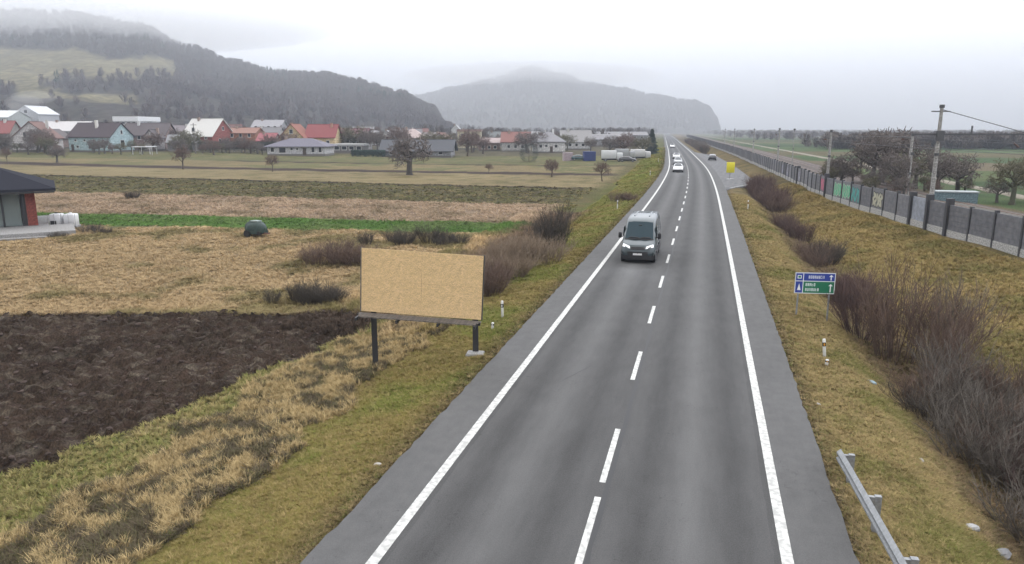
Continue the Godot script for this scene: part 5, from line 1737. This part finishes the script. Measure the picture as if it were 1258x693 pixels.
		o.rotation.y = lit * 1.3
		tag(o, q[4], "litter")
		lit += 1


# ------------------------------------------------------------------ vehicles
func ring(z: float, yb: float, ys: float, yt: float, wb: float, ws: float, wt: float) -> Array:
	# one cross-section of a car body, right half then left half
	var r := []
	var half := [Vector2(wb * 0.55, yb), Vector2(wb * 0.92, yb + 0.02), Vector2(wb, yb + 0.10), Vector2(ws, lerpf(yb, ys, 0.55)), Vector2(ws * 0.995, ys)]
	for k in 4:
		var t := (k + 1) / 5.0
		half.append(Vector2(lerpf(ws, wt, t), lerpf(ys, yt, t * 0.93)))
	half.append(Vector2(wt * 0.90, yt - (yt - ys) * 0.015))
	half.append(Vector2(wt * 0.5, yt))
	for p in half:
		r.append(Vector3(p.x, p.y, z))
	half.reverse()
	for p in half:
		r.append(Vector3(-p.x, p.y, z))
	return r


func loft(rings: Array) -> ArrayMesh:
	# rings from the front (z large) to the back, each running anticlockwise seen from the front
	var st := begin(true)
	var n: int = rings[0].size()
	for i in rings.size() - 1:
		for k in n:
			var k2 := (k + 1) % n
			quad(st, rings[i][k], rings[i][k2], rings[i + 1][k2], rings[i + 1][k])
	for e in [0, rings.size() - 1]:
		var mid := Vector3.ZERO
		for p in rings[e]:
			mid += p / n
		for k in n:
			var p: Vector3 = rings[e][k]
			var q: Vector3 = rings[e][(k + 1) % n]
			if e == 0:
				tri(st, mid, q, p)
			else:
				tri(st, mid, p, q)
	return done(st)


func patch(st: SurfaceTool, a: Vector3, b: Vector3, c: Vector3, d: Vector3, thick: float, bulge := 0.0) -> void:
	# a curved plate: a b along the lower edge, d c along the upper one; thick along its normal
	var nrm := (b - a).cross(d - a).normalized()
	var n := 6
	var rows := []
	for j in 2:
		var rw := []
		for i in n + 1:
			var t := float(i) / n
			var p := (a.lerp(b, t) if j == 0 else d.lerp(c, t)) + nrm * bulge * (1.0 - pow(2.0 * t - 1.0, 2.0))
			rw.append(p)
		rows.append(rw)
	for i in n:
		quad(st, rows[0][i] + nrm * thick, rows[1][i] + nrm * thick, rows[1][i + 1] + nrm * thick, rows[0][i + 1] + nrm * thick)
		quad(st, rows[0][i], rows[0][i] + nrm * thick, rows[0][i + 1] + nrm * thick, rows[0][i + 1])
		quad(st, rows[1][i + 1], rows[1][i + 1] + nrm * thick, rows[1][i] + nrm * thick, rows[1][i])
	quad(st, rows[0][0], rows[1][0], rows[1][0] + nrm * thick, rows[0][0] + nrm * thick)
	quad(st, rows[0][n] + nrm * thick, rows[1][n] + nrm * thick, rows[1][n], rows[0][n])


func platem(a: Vector3, b: Vector3, c: Vector3, d: Vector3, thick: float, bulge := 0.0) -> ArrayMesh:
	var st := begin()
	patch(st, a, b, c, d, thick, bulge)
	return done(st)


func headlamp(parent: Node3D, mesh: Mesh, at: Vector3, energy: float) -> void:
	obj("headlight", mesh, mat("headlight_lit", lin(0.8, 0.8, 0.8), 0.2, {"glow": Color(0.95, 0.97, 1.0), "power": 0.4}), parent)
	var l := SpotLight3D.new()
	l.name = "headlight_beam"
	l.light_energy = energy
	l.light_color = Color(0.95, 0.97, 1.0)
	l.spot_angle = 35.0
	l.spot_range = 40.0
	l.spot_attenuation = 2.0
	l.light_size = 0.1
	l.shadow_enabled = true
	parent.add_child(l, true)
	l.position = at
	l.rotation = Vector3(-0.12, PI, 0)


func van() -> void:
	var s := 43.0
	var d := -1.65
	var o := thing("cargo_van", on_road(s, d, 0.006), road_turn(s), "dark grey green cargo van driving towards the viewer with headlights on", "van")
	o.scale = Vector3.ONE * 0.96
	var paint := mat("van_paint", lin(0.030, 0.046, 0.052), 0.4, {"metal": 0.1, "coat": 0.7})
	var black := mat("van_plastic", lin(0.014, 0.014, 0.016), 0.6)
	var glass := mat("van_glass", lin(0.030, 0.048, 0.058), 0.05)
	var r := []
	r.append(ring(2.76, 0.42, 0.60, 0.78, 0.62, 0.74, 0.66))
	r.append(ring(2.70, 0.34, 0.66, 0.93, 0.78, 0.88, 0.76))
	r.append(ring(2.52, 0.30, 0.75, 1.08, 0.88, 0.98, 0.86))
	r.append(ring(2.25, 0.28, 0.80, 1.20, 0.92, 1.01, 0.92))
	r.append(ring(1.98, 0.28, 0.90, 1.33, 0.95, 1.02, 0.95))
	r.append(ring(1.70, 0.28, 1.10, 1.60, 0.96, 1.03, 0.92))
	r.append(ring(1.35, 0.28, 1.20, 1.96, 0.96, 1.03, 0.88))
	r.append(ring(1.02, 0.28, 1.30, 2.28, 0.96, 1.03, 0.85))
	r.append(ring(0.78, 0.28, 1.40, 2.42, 0.96, 1.03, 0.85))
	r.append(ring(0.40, 0.28, 1.50, 2.50, 0.96, 1.03, 0.86))
	r.append(ring(-1.2, 0.28, 1.50, 2.53, 0.96, 1.03, 0.87))
	r.append(ring(-2.62, 0.28, 1.50, 2.52, 0.96, 1.02, 0.87))
	r.append(ring(-2.72, 0.32, 1.50, 2.44, 0.92, 0.98, 0.83))
	var body := obj("body", loft(r), paint, o)
	obj("windscreen", platem(Vector3(-0.84, 1.36, 1.965), Vector3(0.84, 1.36, 1.965), Vector3(0.74, 2.24, 1.075), Vector3(-0.74, 2.24, 1.075), 0.012, 0.05), glass, o)
	obj("wiper", platem(Vector3(-0.62, 1.39, 1.99), Vector3(0.02, 1.39, 2.02), Vector3(0.02, 1.43, 1.98), Vector3(-0.62, 1.43, 1.95), 0.03, 0.05), black, o)
	obj("wiper", platem(Vector3(0.10, 1.39, 2.02), Vector3(0.70, 1.39, 1.98), Vector3(0.70, 1.43, 1.94), Vector3(0.10, 1.43, 1.98), 0.03, 0.05), black, o)
	obj("mirror_housing_inner", boxm(Vector3(-0.09, 2.0, 1.24), Vector3(0.09, 2.12, 1.34)), black, o)
	obj("cowl_strip", platem(Vector3(-0.86, 1.29, 2.02), Vector3(0.86, 1.29, 2.02), Vector3(0.85, 1.36, 1.97), Vector3(-0.85, 1.36, 1.97), 0.02, 0.05), black, o)
	obj("front_bumper", platem(Vector3(-0.93, 0.24, 2.60), Vector3(0.93, 0.24, 2.60), Vector3(0.90, 0.70, 2.62), Vector3(-0.90, 0.70, 2.62), 0.05, 0.17), black, o)
	obj("grille", platem(Vector3(-0.52, 0.78, 2.70), Vector3(0.52, 0.78, 2.70), Vector3(0.50, 0.94, 2.63), Vector3(-0.50, 0.94, 2.63), 0.03, 0.08), black, o)
	obj("number_plate", platem(Vector3(-0.26, 0.50, 2.80), Vector3(0.26, 0.50, 2.80), Vector3(0.26, 0.61, 2.80), Vector3(-0.26, 0.61, 2.80), 0.035), mat("plate_white", lin(0.6, 0.6, 0.6), 0.5), o)
	for e in [-1.0, 1.0]:
		var a := Vector3(0.46 * e, 0.86, 2.715)
		var b := Vector3(0.90 * e, 0.95, 2.53)
		var c := Vector3(0.87 * e, 1.10, 2.44)
		var dd := Vector3(0.48 * e, 0.99, 2.65)
		var st := begin()
		if e > 0:
			patch(st, a, b, c, dd, 0.05)
		else:
			patch(st, b, a, dd, c, 0.05)
		headlamp(o, done(st), Vector3(0.72 * e, 0.96, 2.78), 1.5)
		# side glass, door line, mirror, sill, wheels
		var g := begin()
		box(g, Vector3(-0.006, 0, -0.5), Vector3(0.006, 0.62, 0.36), Transform3D(Basis(Vector3.BACK, 0.085 * e), Vector3(1.028 * e, 1.36, 1.0)))
		obj("side_window", done(g), glass, o)
		var mr := obj("mirror", rounded_box(0.20, 0.34, 0.16, 0.05, 4), black, o)
		mr.position = Vector3(1.17 * e, 1.34, 1.62)
		obj("mirror_arm", boxm(Vector3(minf(0.98 * e, 1.1 * e), 1.40, 1.58), Vector3(maxf(0.98 * e, 1.1 * e), 1.46, 1.66)), black, o)
		obj("side_sill", boxm(Vector3(0.99 * e - 0.05, 0.30, -2.4), Vector3(0.99 * e + 0.05, 0.58, 1.5)), black, o)
		wheel(o, Vector3(0.90 * e, 0.34, 1.92), 0.345, 0.23)
		wheel(o, Vector3(0.90 * e, 0.34, -1.75), 0.345, 0.23)
		obj("wheel_arch", tubem(Vector3(0.80 * e, 0.38, 1.92), Vector3(1.012 * e, 0.38, 1.92), 0.43, 0.43, 18), black, o)
		obj("wheel_arch", tubem(Vector3(0.80 * e, 0.38, -1.75), Vector3(1.012 * e, 0.38, -1.75), 0.43, 0.43, 18), black, o)
	for x in [-0.45, 0.45]:
		obj("roof_rib", boxm(Vector3(x - 0.04, 2.50, -2.4), Vector3(x + 0.04, 2.545, 0.2)), paint, o)
	obj("floor_pan", boxm(Vector3(-0.85, 0.16, -2.5), Vector3(0.85, 0.34, 2.4)), black, o)


func car(at: Vector3, turn: float, c: Color, label: String, lit: bool, estate := false) -> Node3D:
	var o := thing("car", at, turn, label, "car", "cars on and beside the road")
	var paint := mat("car_paint_" + c.to_html(), c, 0.3, {"metal": 0.1, "coat": 1.0})
	var black := mat("van_plastic", lin(0.014, 0.014, 0.016), 0.6)
	var glass := mat("car_glass", lin(0.02, 0.024, 0.028), 0.06)
	var back := 1.42 if estate else 1.30
	var r := []
	r.append(ring(2.12, 0.34, 0.50, 0.62, 0.55, 0.62, 0.52))
	r.append(ring(2.04, 0.26, 0.55, 0.72, 0.72, 0.80, 0.68))
	r.append(ring(1.75, 0.22, 0.60, 0.86, 0.80, 0.88, 0.76))
	r.append(ring(1.05, 0.20, 0.70, 0.98, 0.82, 0.90, 0.78))
	r.append(ring(0.45, 0.20, 0.90, 1.32, 0.82, 0.90, 0.66))
	r.append(ring(0.10, 0.20, 0.92, 1.45, 0.82, 0.90, 0.62))
	r.append(ring(-0.7, 0.20, 0.92, 1.47, 0.82, 0.90, 0.62))
	r.append(ring(-1.4, 0.20, 0.92, back, 0.82, 0.90, 0.62))
	r.append(ring(-1.95, 0.24, 0.88, 1.06, 0.80, 0.86, 0.68))
	r.append(ring(-2.08, 0.32, 0.70, 0.92, 0.72, 0.78, 0.62))
	obj("body", loft(r), paint, o)
	obj("windscreen", platem(Vector3(-0.68, 1.00, 1.00), Vector3(0.68, 1.00, 1.00), Vector3(0.56, 1.42, 0.20), Vector3(-0.56, 1.42, 0.20), 0.012, 0.05), glass, o)
	obj("rear_window", platem(Vector3(0.62, 1.08, -1.86), Vector3(-0.62, 1.08, -1.86), Vector3(-0.54, back + 0.02, -1.36), Vector3(0.54, back + 0.02, -1.36), 0.012, 0.03), glass, o)
	obj("front_bumper", platem(Vector3(-0.76, 0.22, 2.0), Vector3(0.76, 0.22, 2.0), Vector3(0.74, 0.46, 2.03), Vector3(-0.74, 0.46, 2.03), 0.05, 0.10), black, o)
	obj("number_plate", platem(Vector3(-0.26, 0.44, 2.16), Vector3(0.26, 0.44, 2.16), Vector3(0.26, 0.55, 2.16), Vector3(-0.26, 0.55, 2.16), 0.03), mat("plate_white", lin(0.6, 0.6, 0.6), 0.5), o)
	for e in [-1.0, 1.0]:
		var g := begin()
		box(g, Vector3(-0.006, 0, -1.3), Vector3(0.006, 0.36, 0.42), Transform3D(Basis(Vector3.BACK, 0.5 * e), Vector3(0.875 * e, 0.97, 0.0)))
		obj("side_window", done(g), glass, o)
		var st := begin()
		var a := Vector3(0.42 * e, 0.60, 2.06)
		var b := Vector3(0.76 * e, 0.64, 1.90)
		var cc := Vector3(0.76 * e, 0.76, 1.82)
		var dd := Vector3(0.42 * e, 0.70, 2.0)
		if e > 0:
			patch(st, a, b, cc, dd, 0.05)
		else:
			patch(st, b, a, dd, cc, 0.05)
		if lit:
			headlamp(o, done(st), Vector3(0.6 * e, 0.68, 2.2), 1.0)
		else:
			obj("headlight", done(st), mat("headlight_off", lin(0.45, 0.46, 0.48), 0.2), o)
		obj("tail_light", boxm(Vector3(0.62 * e - 0.13, 0.78, -2.06), Vector3(0.62 * e + 0.13, 0.92, -1.98)), mat("tail_red", lin(0.25, 0.01, 0.01), 0.3), o)
		obj("mirror", rounded_box(0.16, 0.13, 0.11, 0.03, 4), paint, o).position = Vector3(0.98 * e, 0.98, 0.75)
		wheel(o, Vector3(0.78 * e, 0.31, 1.32), 0.31, 0.2)
		wheel(o, Vector3(0.78 * e, 0.31, -1.28), 0.31, 0.2)
	return o


func build_vehicles() -> void:
	van()
	car(on_road(130.5, -1.8, 0.006), road_turn(130.5), lin(0.60, 0.61, 0.62), "white car with lit headlights, first in the oncoming queue", true)
	car(on_road(158.5, -1.8, 0.006), road_turn(158.5), lin(0.28, 0.29, 0.30), "grey car second in the oncoming queue", false, true)
	car(on_road(188.0, -1.8, 0.006), road_turn(188.0), lin(0.62, 0.62, 0.62), "white car third in the oncoming queue", true)
	car(on_road(296.0, -1.8, 0.006), road_turn(296.0), lin(0.64, 0.64, 0.64), "far white car with lit headlights near the road's end", true)
	car(on_road(181.0, 6.6, 0.004), road_turn(181.0) + PI, lin(0.012, 0.012, 0.014), "black car parked in the lay-by on the right", false)


# ------------------------------------------------------------------ masts along the railway
func mast(x: float, z: float, top: float, r0: float, label: String, arm: float, arm_y: float) -> Node3D:
	var o := thing("catenary_mast", at_ground(x, z), road_turn(-z), label, "mast", "masts along the railway")
	var conc := mat("mast_concrete", lin(0.42, 0.41, 0.39), 0.9, {"tex": tex.soft, "tile": 1.4})
	var dark := mat("mast_steel", lin(0.06, 0.06, 0.065), 0.6)
	var g := o.position.y
	obj("pole", tubem(Vector3(0, -0.6, 0), Vector3(0, top - g, 0), r0, r0 * 0.62, 10), conc, o)
	obj("cap", boxm(Vector3(-0.16, top - g, -0.16), Vector3(0.16, top - g + 0.3, 0.16)), dark, o)
	if arm > 0.0:
		var y := arm_y - g
		obj("bracket_arm", tubem(Vector3(0, y, 0), Vector3(-arm, y + 0.12, 0), 0.05, 0.04, 6), dark, o)
		obj("stay_rod", tubem(Vector3(0, y + 0.9, 0), Vector3(-arm, y + 0.14, 0), 0.025, 0.025, 5), dark, o)
		for k in 3:
			obj("insulator", tubem(Vector3(-arm + 0.12 + k * 0.1, y - 0.22, 0), Vector3(-arm + 0.12 + k * 0.1, y - 0.02, 0), 0.07, 0.07, 8), mat("insulator", lin(0.10, 0.05, 0.035), 0.4), o)
	obj("pole_collar", tubem(Vector3(0, (top - g) * 0.55, 0), Vector3(0, (top - g) * 0.55 + 0.25, 0), r0 * 0.95, r0 * 0.95, 10), dark, o)
	return o


func build_masts() -> void:
	var dark := mat("mast_steel", lin(0.06, 0.06, 0.065), 0.6)
	var m := mast(39.5, -69.0, 9.35, 0.23, "tall concrete railway mast with a long crossbeam", 0.0, 0.0)
	m.rotation.y = 0.0
	var g := m.position.y
	# crossbeam over the tracks to a second mast outside on the right
	var beam := obj("crossbeam", boxm(Vector3(-2.4, 6.90 - g, -0.08), Vector3(17.0, 7.06 - g, 0.08)), dark, m)
	obj("crossbeam_hanger", boxm(Vector3(2.95, 7.06 - g, -0.05), Vector3(3.07, 7.75 - g, 0.05)), dark, beam)
	obj("crossbeam_hanger", boxm(Vector3(6.95, 6.2 - g, -0.05), Vector3(7.05, 6.9 - g, 0.05)), dark, beam)
	obj("insulator", tubem(Vector3(7.05, 6.2 - g, 0), Vector3(7.55, 5.8 - g, 0), 0.09, 0.09, 8), mat("insulator", lin(0.10, 0.05, 0.035), 0.4), beam)
	obj("stay_wire", tubem(Vector3(0.1, 9.2 - g, 0), Vector3(8.6, 6.95 - g, 0), 0.035, 0.035, 5), dark, m)
	obj("top_arm", boxm(Vector3(-0.9, 9.0 - g, -0.05), Vector3(0.8, 9.1 - g, 0.05)), dark, m)
	obj("switch_box", boxm(Vector3(-0.3, 6.4 - g, 0.1), Vector3(0.3, 7.3 - g, 0.4)), dark, m)
	mast(56.5, -69.6, 7.3, 0.22, "concrete mast at the outer end of the crossbeam", 0.0, 0.0)
	mast(50.0, -93.0, 6.6, 0.24, "shorter concrete mast left of the tall mast", 1.3, 6.3)
	mast(42.8, -100.0, 7.05, 0.21, "concrete mast at the left end of the trackside thicket", 0.9, 6.2)
	mast(53.8, -150.0, 7.3, 0.2, "slim grey mast above the graffiti stretch of the barrier", 0.8, 6.4)
	mast(49.6, -131.0, 7.2, 0.09, "thin pole between two masts behind the barrier", 0.0, 0.0)
	mast(68.2, -210.0, 7.2, 0.2, "distant mast over the far barrier stretch", 0.8, 6.4)
	mast(78.2, -262.0, 7.2, 0.2, "farther mast near the pale gravel track", 0.8, 6.4)
	mast(92.0, -322.0, 7.2, 0.2, "farthest mast visible beside the pale gravel track", 0.8, 6.4)
	mast(44.8, -83.0, 4.6, 0.1, "short pole beside the tall mast", 0.0, 0.0)
	var wire := mat("wire", lin(0.05, 0.05, 0.055), 0.6)
	var wi := 0
	for q in [[6.3, 5.6, "lower contact wire over the nearer track"], [6.3, 6.7, "upper carrying wire over the nearer track"], [10.3, 5.6, "lower contact wire over the farther track"], [10.3, 6.7, "upper carrying wire over the farther track"]]:
		var st := begin()
		var s := 24.0
		while s < 420.0:
			var a := wall_point(s, q[0])
			var b := wall_point(s + 12.0, q[0])
			var sag := func(x: float) -> float: return 0.35 * pow(fposmod((x - 24.0) / 60.0, 1.0) - 0.5, 2.0) * 4.0 - 0.35
			var up: float = 1.0 if wi % 2 else 0.1
			tube(st, Vector3(a.x, q[1] + sag.call(s) * up, a.z), Vector3(b.x, q[1] + sag.call(s + 12.0) * up, b.z), 0.018, 0.018, 4, false)
			s += 12.0
		var o := obj("overhead_wire", done(st), wire)
		tag(o, q[2], "wire", "overhead wires")
		wi += 1
	# trackside cabinet
	var cab := thing("relay_cabinet", at_ground(46.6, -77.0), -0.3, "pale blue trackside cabinet behind the barrier", "cabinet")
	obj("body", boxm(Vector3(-1.9, -0.1, -0.7), Vector3(1.9, 1.5, 0.7)), mat("cabinet_blue", lin(0.16, 0.24, 0.27), 0.6, {"tex": tex.soft, "tile": 1.2}), cab)
	obj("roof", boxm(Vector3(-2.0, 1.5, -0.8), Vector3(2.0, 1.62, 0.8)), mat("cabinet_roof", lin(0.3, 0.33, 0.34), 0.7), cab)
	for k in 3:
		obj("door", boxm(Vector3(-1.8 + k * 1.2, 0.0, 0.702), Vector3(-0.65 + k * 1.2, 1.42, 0.73)), mat("cabinet_blue", lin(0.16, 0.24, 0.27), 0.6), cab)


# ------------------------------------------------------------------ grass, reeds and dry stalks
func tuft_mesh(sd: int, blades: int, lean: float, wid: float) -> ArrayMesh:
	var r := RandomNumberGenerator.new()
	r.seed = sd
	var st := begin()
	for i in blades:
		var a := r.randf() * TAU
		var o := Vector3(cos(a), 0, sin(a))
		var side := Vector3(-o.z, 0, o.x).rotated(Vector3.UP, r.randf() - 0.5) * wid * (0.6 + 0.8 * r.randf())
		var p := o * 0.30 * r.randf()
		var h := 0.45 + 0.55 * r.randf()
		var mid := p + o * lean * 0.45 * r.randf() + Vector3(0, h * 0.6, 0)
		var tip := mid + o * lean * (0.2 + 0.7 * r.randf()) + Vector3(0, h * 0.4 * (1.0 - 0.7 * r.randf() * lean), 0)
		quad(st, p - side, mid - side * 0.8, mid + side * 0.8, p + side)
		tri(st, mid - side * 0.8, tip, mid + side * 0.8)
	return done(st)


func mixed(c: Color, much: float) -> Color:
	# straw, moss and soil mixed blade by blade into the ground's colour
	var k := rng.randf()
	var o := Color(0.36, 0.27, 0.15) if k < 0.42 else (Color(0.10, 0.14, 0.03) if k < 0.75 else Color(0.10, 0.07, 0.04))
	return c.lerp(o, much * rng.randf())


func grass_item(x: float, z: float, tall: float, wide: float, c: Color, vary := 0.5) -> Array:
	var t := 1.0 + vary * rng.randf()
	var b := Basis(Vector3.UP, rng.randf() * TAU).rotated(Vector3(1, 0, 0), (rng.randf() - 0.5) * 0.5) * Basis.from_scale(Vector3(wide, tall, wide))
	return [Transform3D(b, at_ground(x, z, -0.02)), Color(c.r * t, c.g * t, c.b * t * 0.95)]


func build_grass() -> void:
	var short := []
	var dry := []
	var weeds := []
	# verges beside the road
	for side in [-1.0, 1.0]:
		for i in 150000:
			var s := 7.5 * exp(rng.randf() * log(16.0))
			var e := 0.06 + (5.0 if side < 0 else 4.2) * rng.randf()
			if side < 0 and e > 3.8 and s < 34.0 and rng.randf() < 0.35:
				continue
			if side > 0 and s > 88.0:
				continue
			var p := on_road(s, side * (4.75 + e))
			var k := 1.0 + s * 0.02
			var c := ground_color(p.x, p.z)
			var patchy := n1.get_noise_2d(p.x * 0.9, p.z * 0.9)
			if e < 0.35 and rng.randf() < 0.6:
				continue
			short.append(grass_item(p.x, p.z, (0.03 + 0.06 * rng.randf() + 0.04 * patchy) * k, (0.07 + 0.07 * rng.randf()) * k, mixed(c, 0.55), 0.4))
	# dry reeds in the left ditch, with dark weeds between
	for i in 26000:
		var s := 8.0 * exp(rng.randf() * log(4.4))
		var e := 3.3 + 3.9 * rng.randf() + n1.get_noise_1d(s * 0.3) * 1.2
		if e < 4.4 and rng.randf() < 0.5:
			continue
		var p := on_road(s, -(4.75 + e))
		var a := 0.5 * n1.get_noise_2d(p.x * 0.16, p.z * 0.16) + n3.get_noise_2d(p.x * 0.9, p.z * 0.9)
		if a < 0.04 + 0.5 * (rng.randf() - 0.5):
			dry.append(grass_item(p.x, p.z, 0.12 + 0.26 * rng.randf(), 0.16 + 0.14 * rng.randf(), Color(0.30, 0.23, 0.125), 0.6))
		else:
			weeds.append(grass_item(p.x, p.z, 0.12 + 0.22 * rng.randf(), 0.16 + 0.12 * rng.randf(), Color(0.085, 0.066, 0.050).lerp(Color(0.085, 0.09, 0.038), rng.randf() * rng.randf()), 0.6))
	# green strip along the ploughed field
	for i in 9000:
		var s := 8.0 * exp(rng.randf() * log(4.2))
		var e := 6.2 + rng.randf() * maxf(0.4, table(PLOUGH, s) - 6.0)
		var p := on_road(s, -(4.75 + e))
		if in_plough(p.x, p.z, 0.0):
			continue
		short.append(grass_item(p.x, p.z, 0.10 + 0.12 * rng.randf(), 0.16 + 0.08 * rng.randf(), mixed(Color(0.145, 0.148, 0.052), 0.7).lerp(Color(0.30, 0.24, 0.12), 0.75 * rng.randf() * rng.randf() + 0.35 * maxf(0.0, n1.get_noise_2d(p.x * 0.3, p.z * 0.3))), 0.5))
	# rough dry grass behind the ploughed field
	for i in 42000:
		var s := 32.5 + 30.0 * pow(rng.randf(), 1.3)
		var x := lerpf(-52.0, road_x(s) - 11.0, rng.randf())
		if x < -0.75 * s - 4.0 or -s < zline(x, -39.1, -64.8, 0.7, -58.5) - 0.5:
			continue
		var c := ground_color(x, -s)
		var h := 0.08 + 0.16 * rng.randf() + 0.12 * maxf(0.0, n1.get_noise_2d(x * 0.2, -s * 0.2))
		(dry if c.r > 0.16 else weeds).append(grass_item(x, -s, h, 0.30 + 0.2 * rng.randf(), c.lerp(Color(0.36, 0.28, 0.17) if rng.randf() < 0.5 else Color(0.22, 0.15, 0.09), 0.5 * rng.randf()), 0.35))
	# brush ground between the billboard and the bushes
	for i in 9000:
		var s := 26.0 + 44.0 * rng.randf()
		var e := 3.6 + 7.0 * rng.randf()
		var p := on_road(s, -(4.75 + e))
		var c := ground_color(p.x, p.z)
		dry.append(grass_item(p.x, p.z, 0.20 + 0.35 * rng.randf(), 0.25 + 0.15 * rng.randf(), c, 0.8))
	# the pinkish dry field
	for i in 22000:
		var s := 66.0 + 32.0 * rng.randf()
		var x := lerpf(-70.0, road_x(s) - 12.0, rng.randf())
		if -s > zline(x, -44.5, -74.0, 2.3, -65.5) or -s < zline(x, -62.7, -99.3, 9.1, -81.1):
			continue
		dry.append(grass_item(x, -s, 0.12 + 0.22 * rng.randf(), 0.35 + 0.3 * rng.randf(), ground_color(x, -s), 0.3))
	# young crop in the green strip, stubble in the dark field behind
	for i in 26000:
		var s := 58.0 + 18.0 * rng.randf()
		var x := lerpf(-60.0, road_x(s) - 12.0, rng.randf())
		if -s > zline(x, -39.1, -64.8, 0.7, -58.5) or -s < zline(x, -44.5, -74.0, 2.3, -65.5):
			continue
		short.append(grass_item(x, -s, 0.08 + 0.12 * rng.randf(), 0.25 + 0.2 * rng.randf(), ground_color(x, -s), 0.5))
	for i in 26000:
		var s := 82.0 + 58.0 * rng.randf()
		var x := lerpf(-100.0, road_x(s) - 13.0, rng.randf())
		if -s > zline(x, -62.7, -99.3, 9.1, -81.1) or -s < zline(x, -97.2, -140.0, 14.0, -104.5):
			continue
		short.append(grass_item(x, -s, 0.08 + 0.14 * rng.randf(), 0.4 + 0.4 * rng.randf(), mixed(ground_color(x, -s), 0.3), 0.4))
	# bank between the ditch and the barrier
	for i in 100000:
		var s := 11.0 * exp(rng.randf() * log(10.0))
		var w := (table(WALL, s) - road_x(s)) * road_cos(s) - 4.75
		var e := 4.0 + (w - 4.2) * rng.randf()
		var p := on_road(s, 4.75 + e)
		if p.x > table(WALL, -p.z) - 0.3:
			continue
		var k := 1.0 + s * 0.012
		short.append(grass_item(p.x, p.z, (0.06 + 0.12 * rng.randf()) * k, (0.15 + 0.12 * rng.randf()) * k, mixed(ground_color(p.x, p.z), 0.4), 0.45))
	# verge farther on
	for i in 14000:
		var s := 110.0 + 190.0 * rng.randf()
		var p := on_road(s, -(4.9 + 6.0 * rng.randf()))
		short.append(grass_item(p.x, p.z, 0.25 + 0.2 * rng.randf(), 0.5 + 0.3 * rng.randf(), ground_color(p.x, p.z), 0.5))
	var m := mat("grass_blades", Color(1, 1, 1), 0.95, {"vc": true, "spec": 0.15, "back": Color(0.5, 0.5, 0.5)})
	scatter("verge_grass", tuft_mesh(41, 12, 0.85, 0.040), m, short, "short olive and green winter grass on the verges and banks")
	scatter("dry_grass", tuft_mesh(42, 12, 0.8, 0.030), m, dry, "pale dry grass and reeds standing in the ditch and fields")
	scatter("dark_weeds", tuft_mesh(43, 11, 0.9, 0.045), m, weeds, "dark withered weeds between the dry grass")
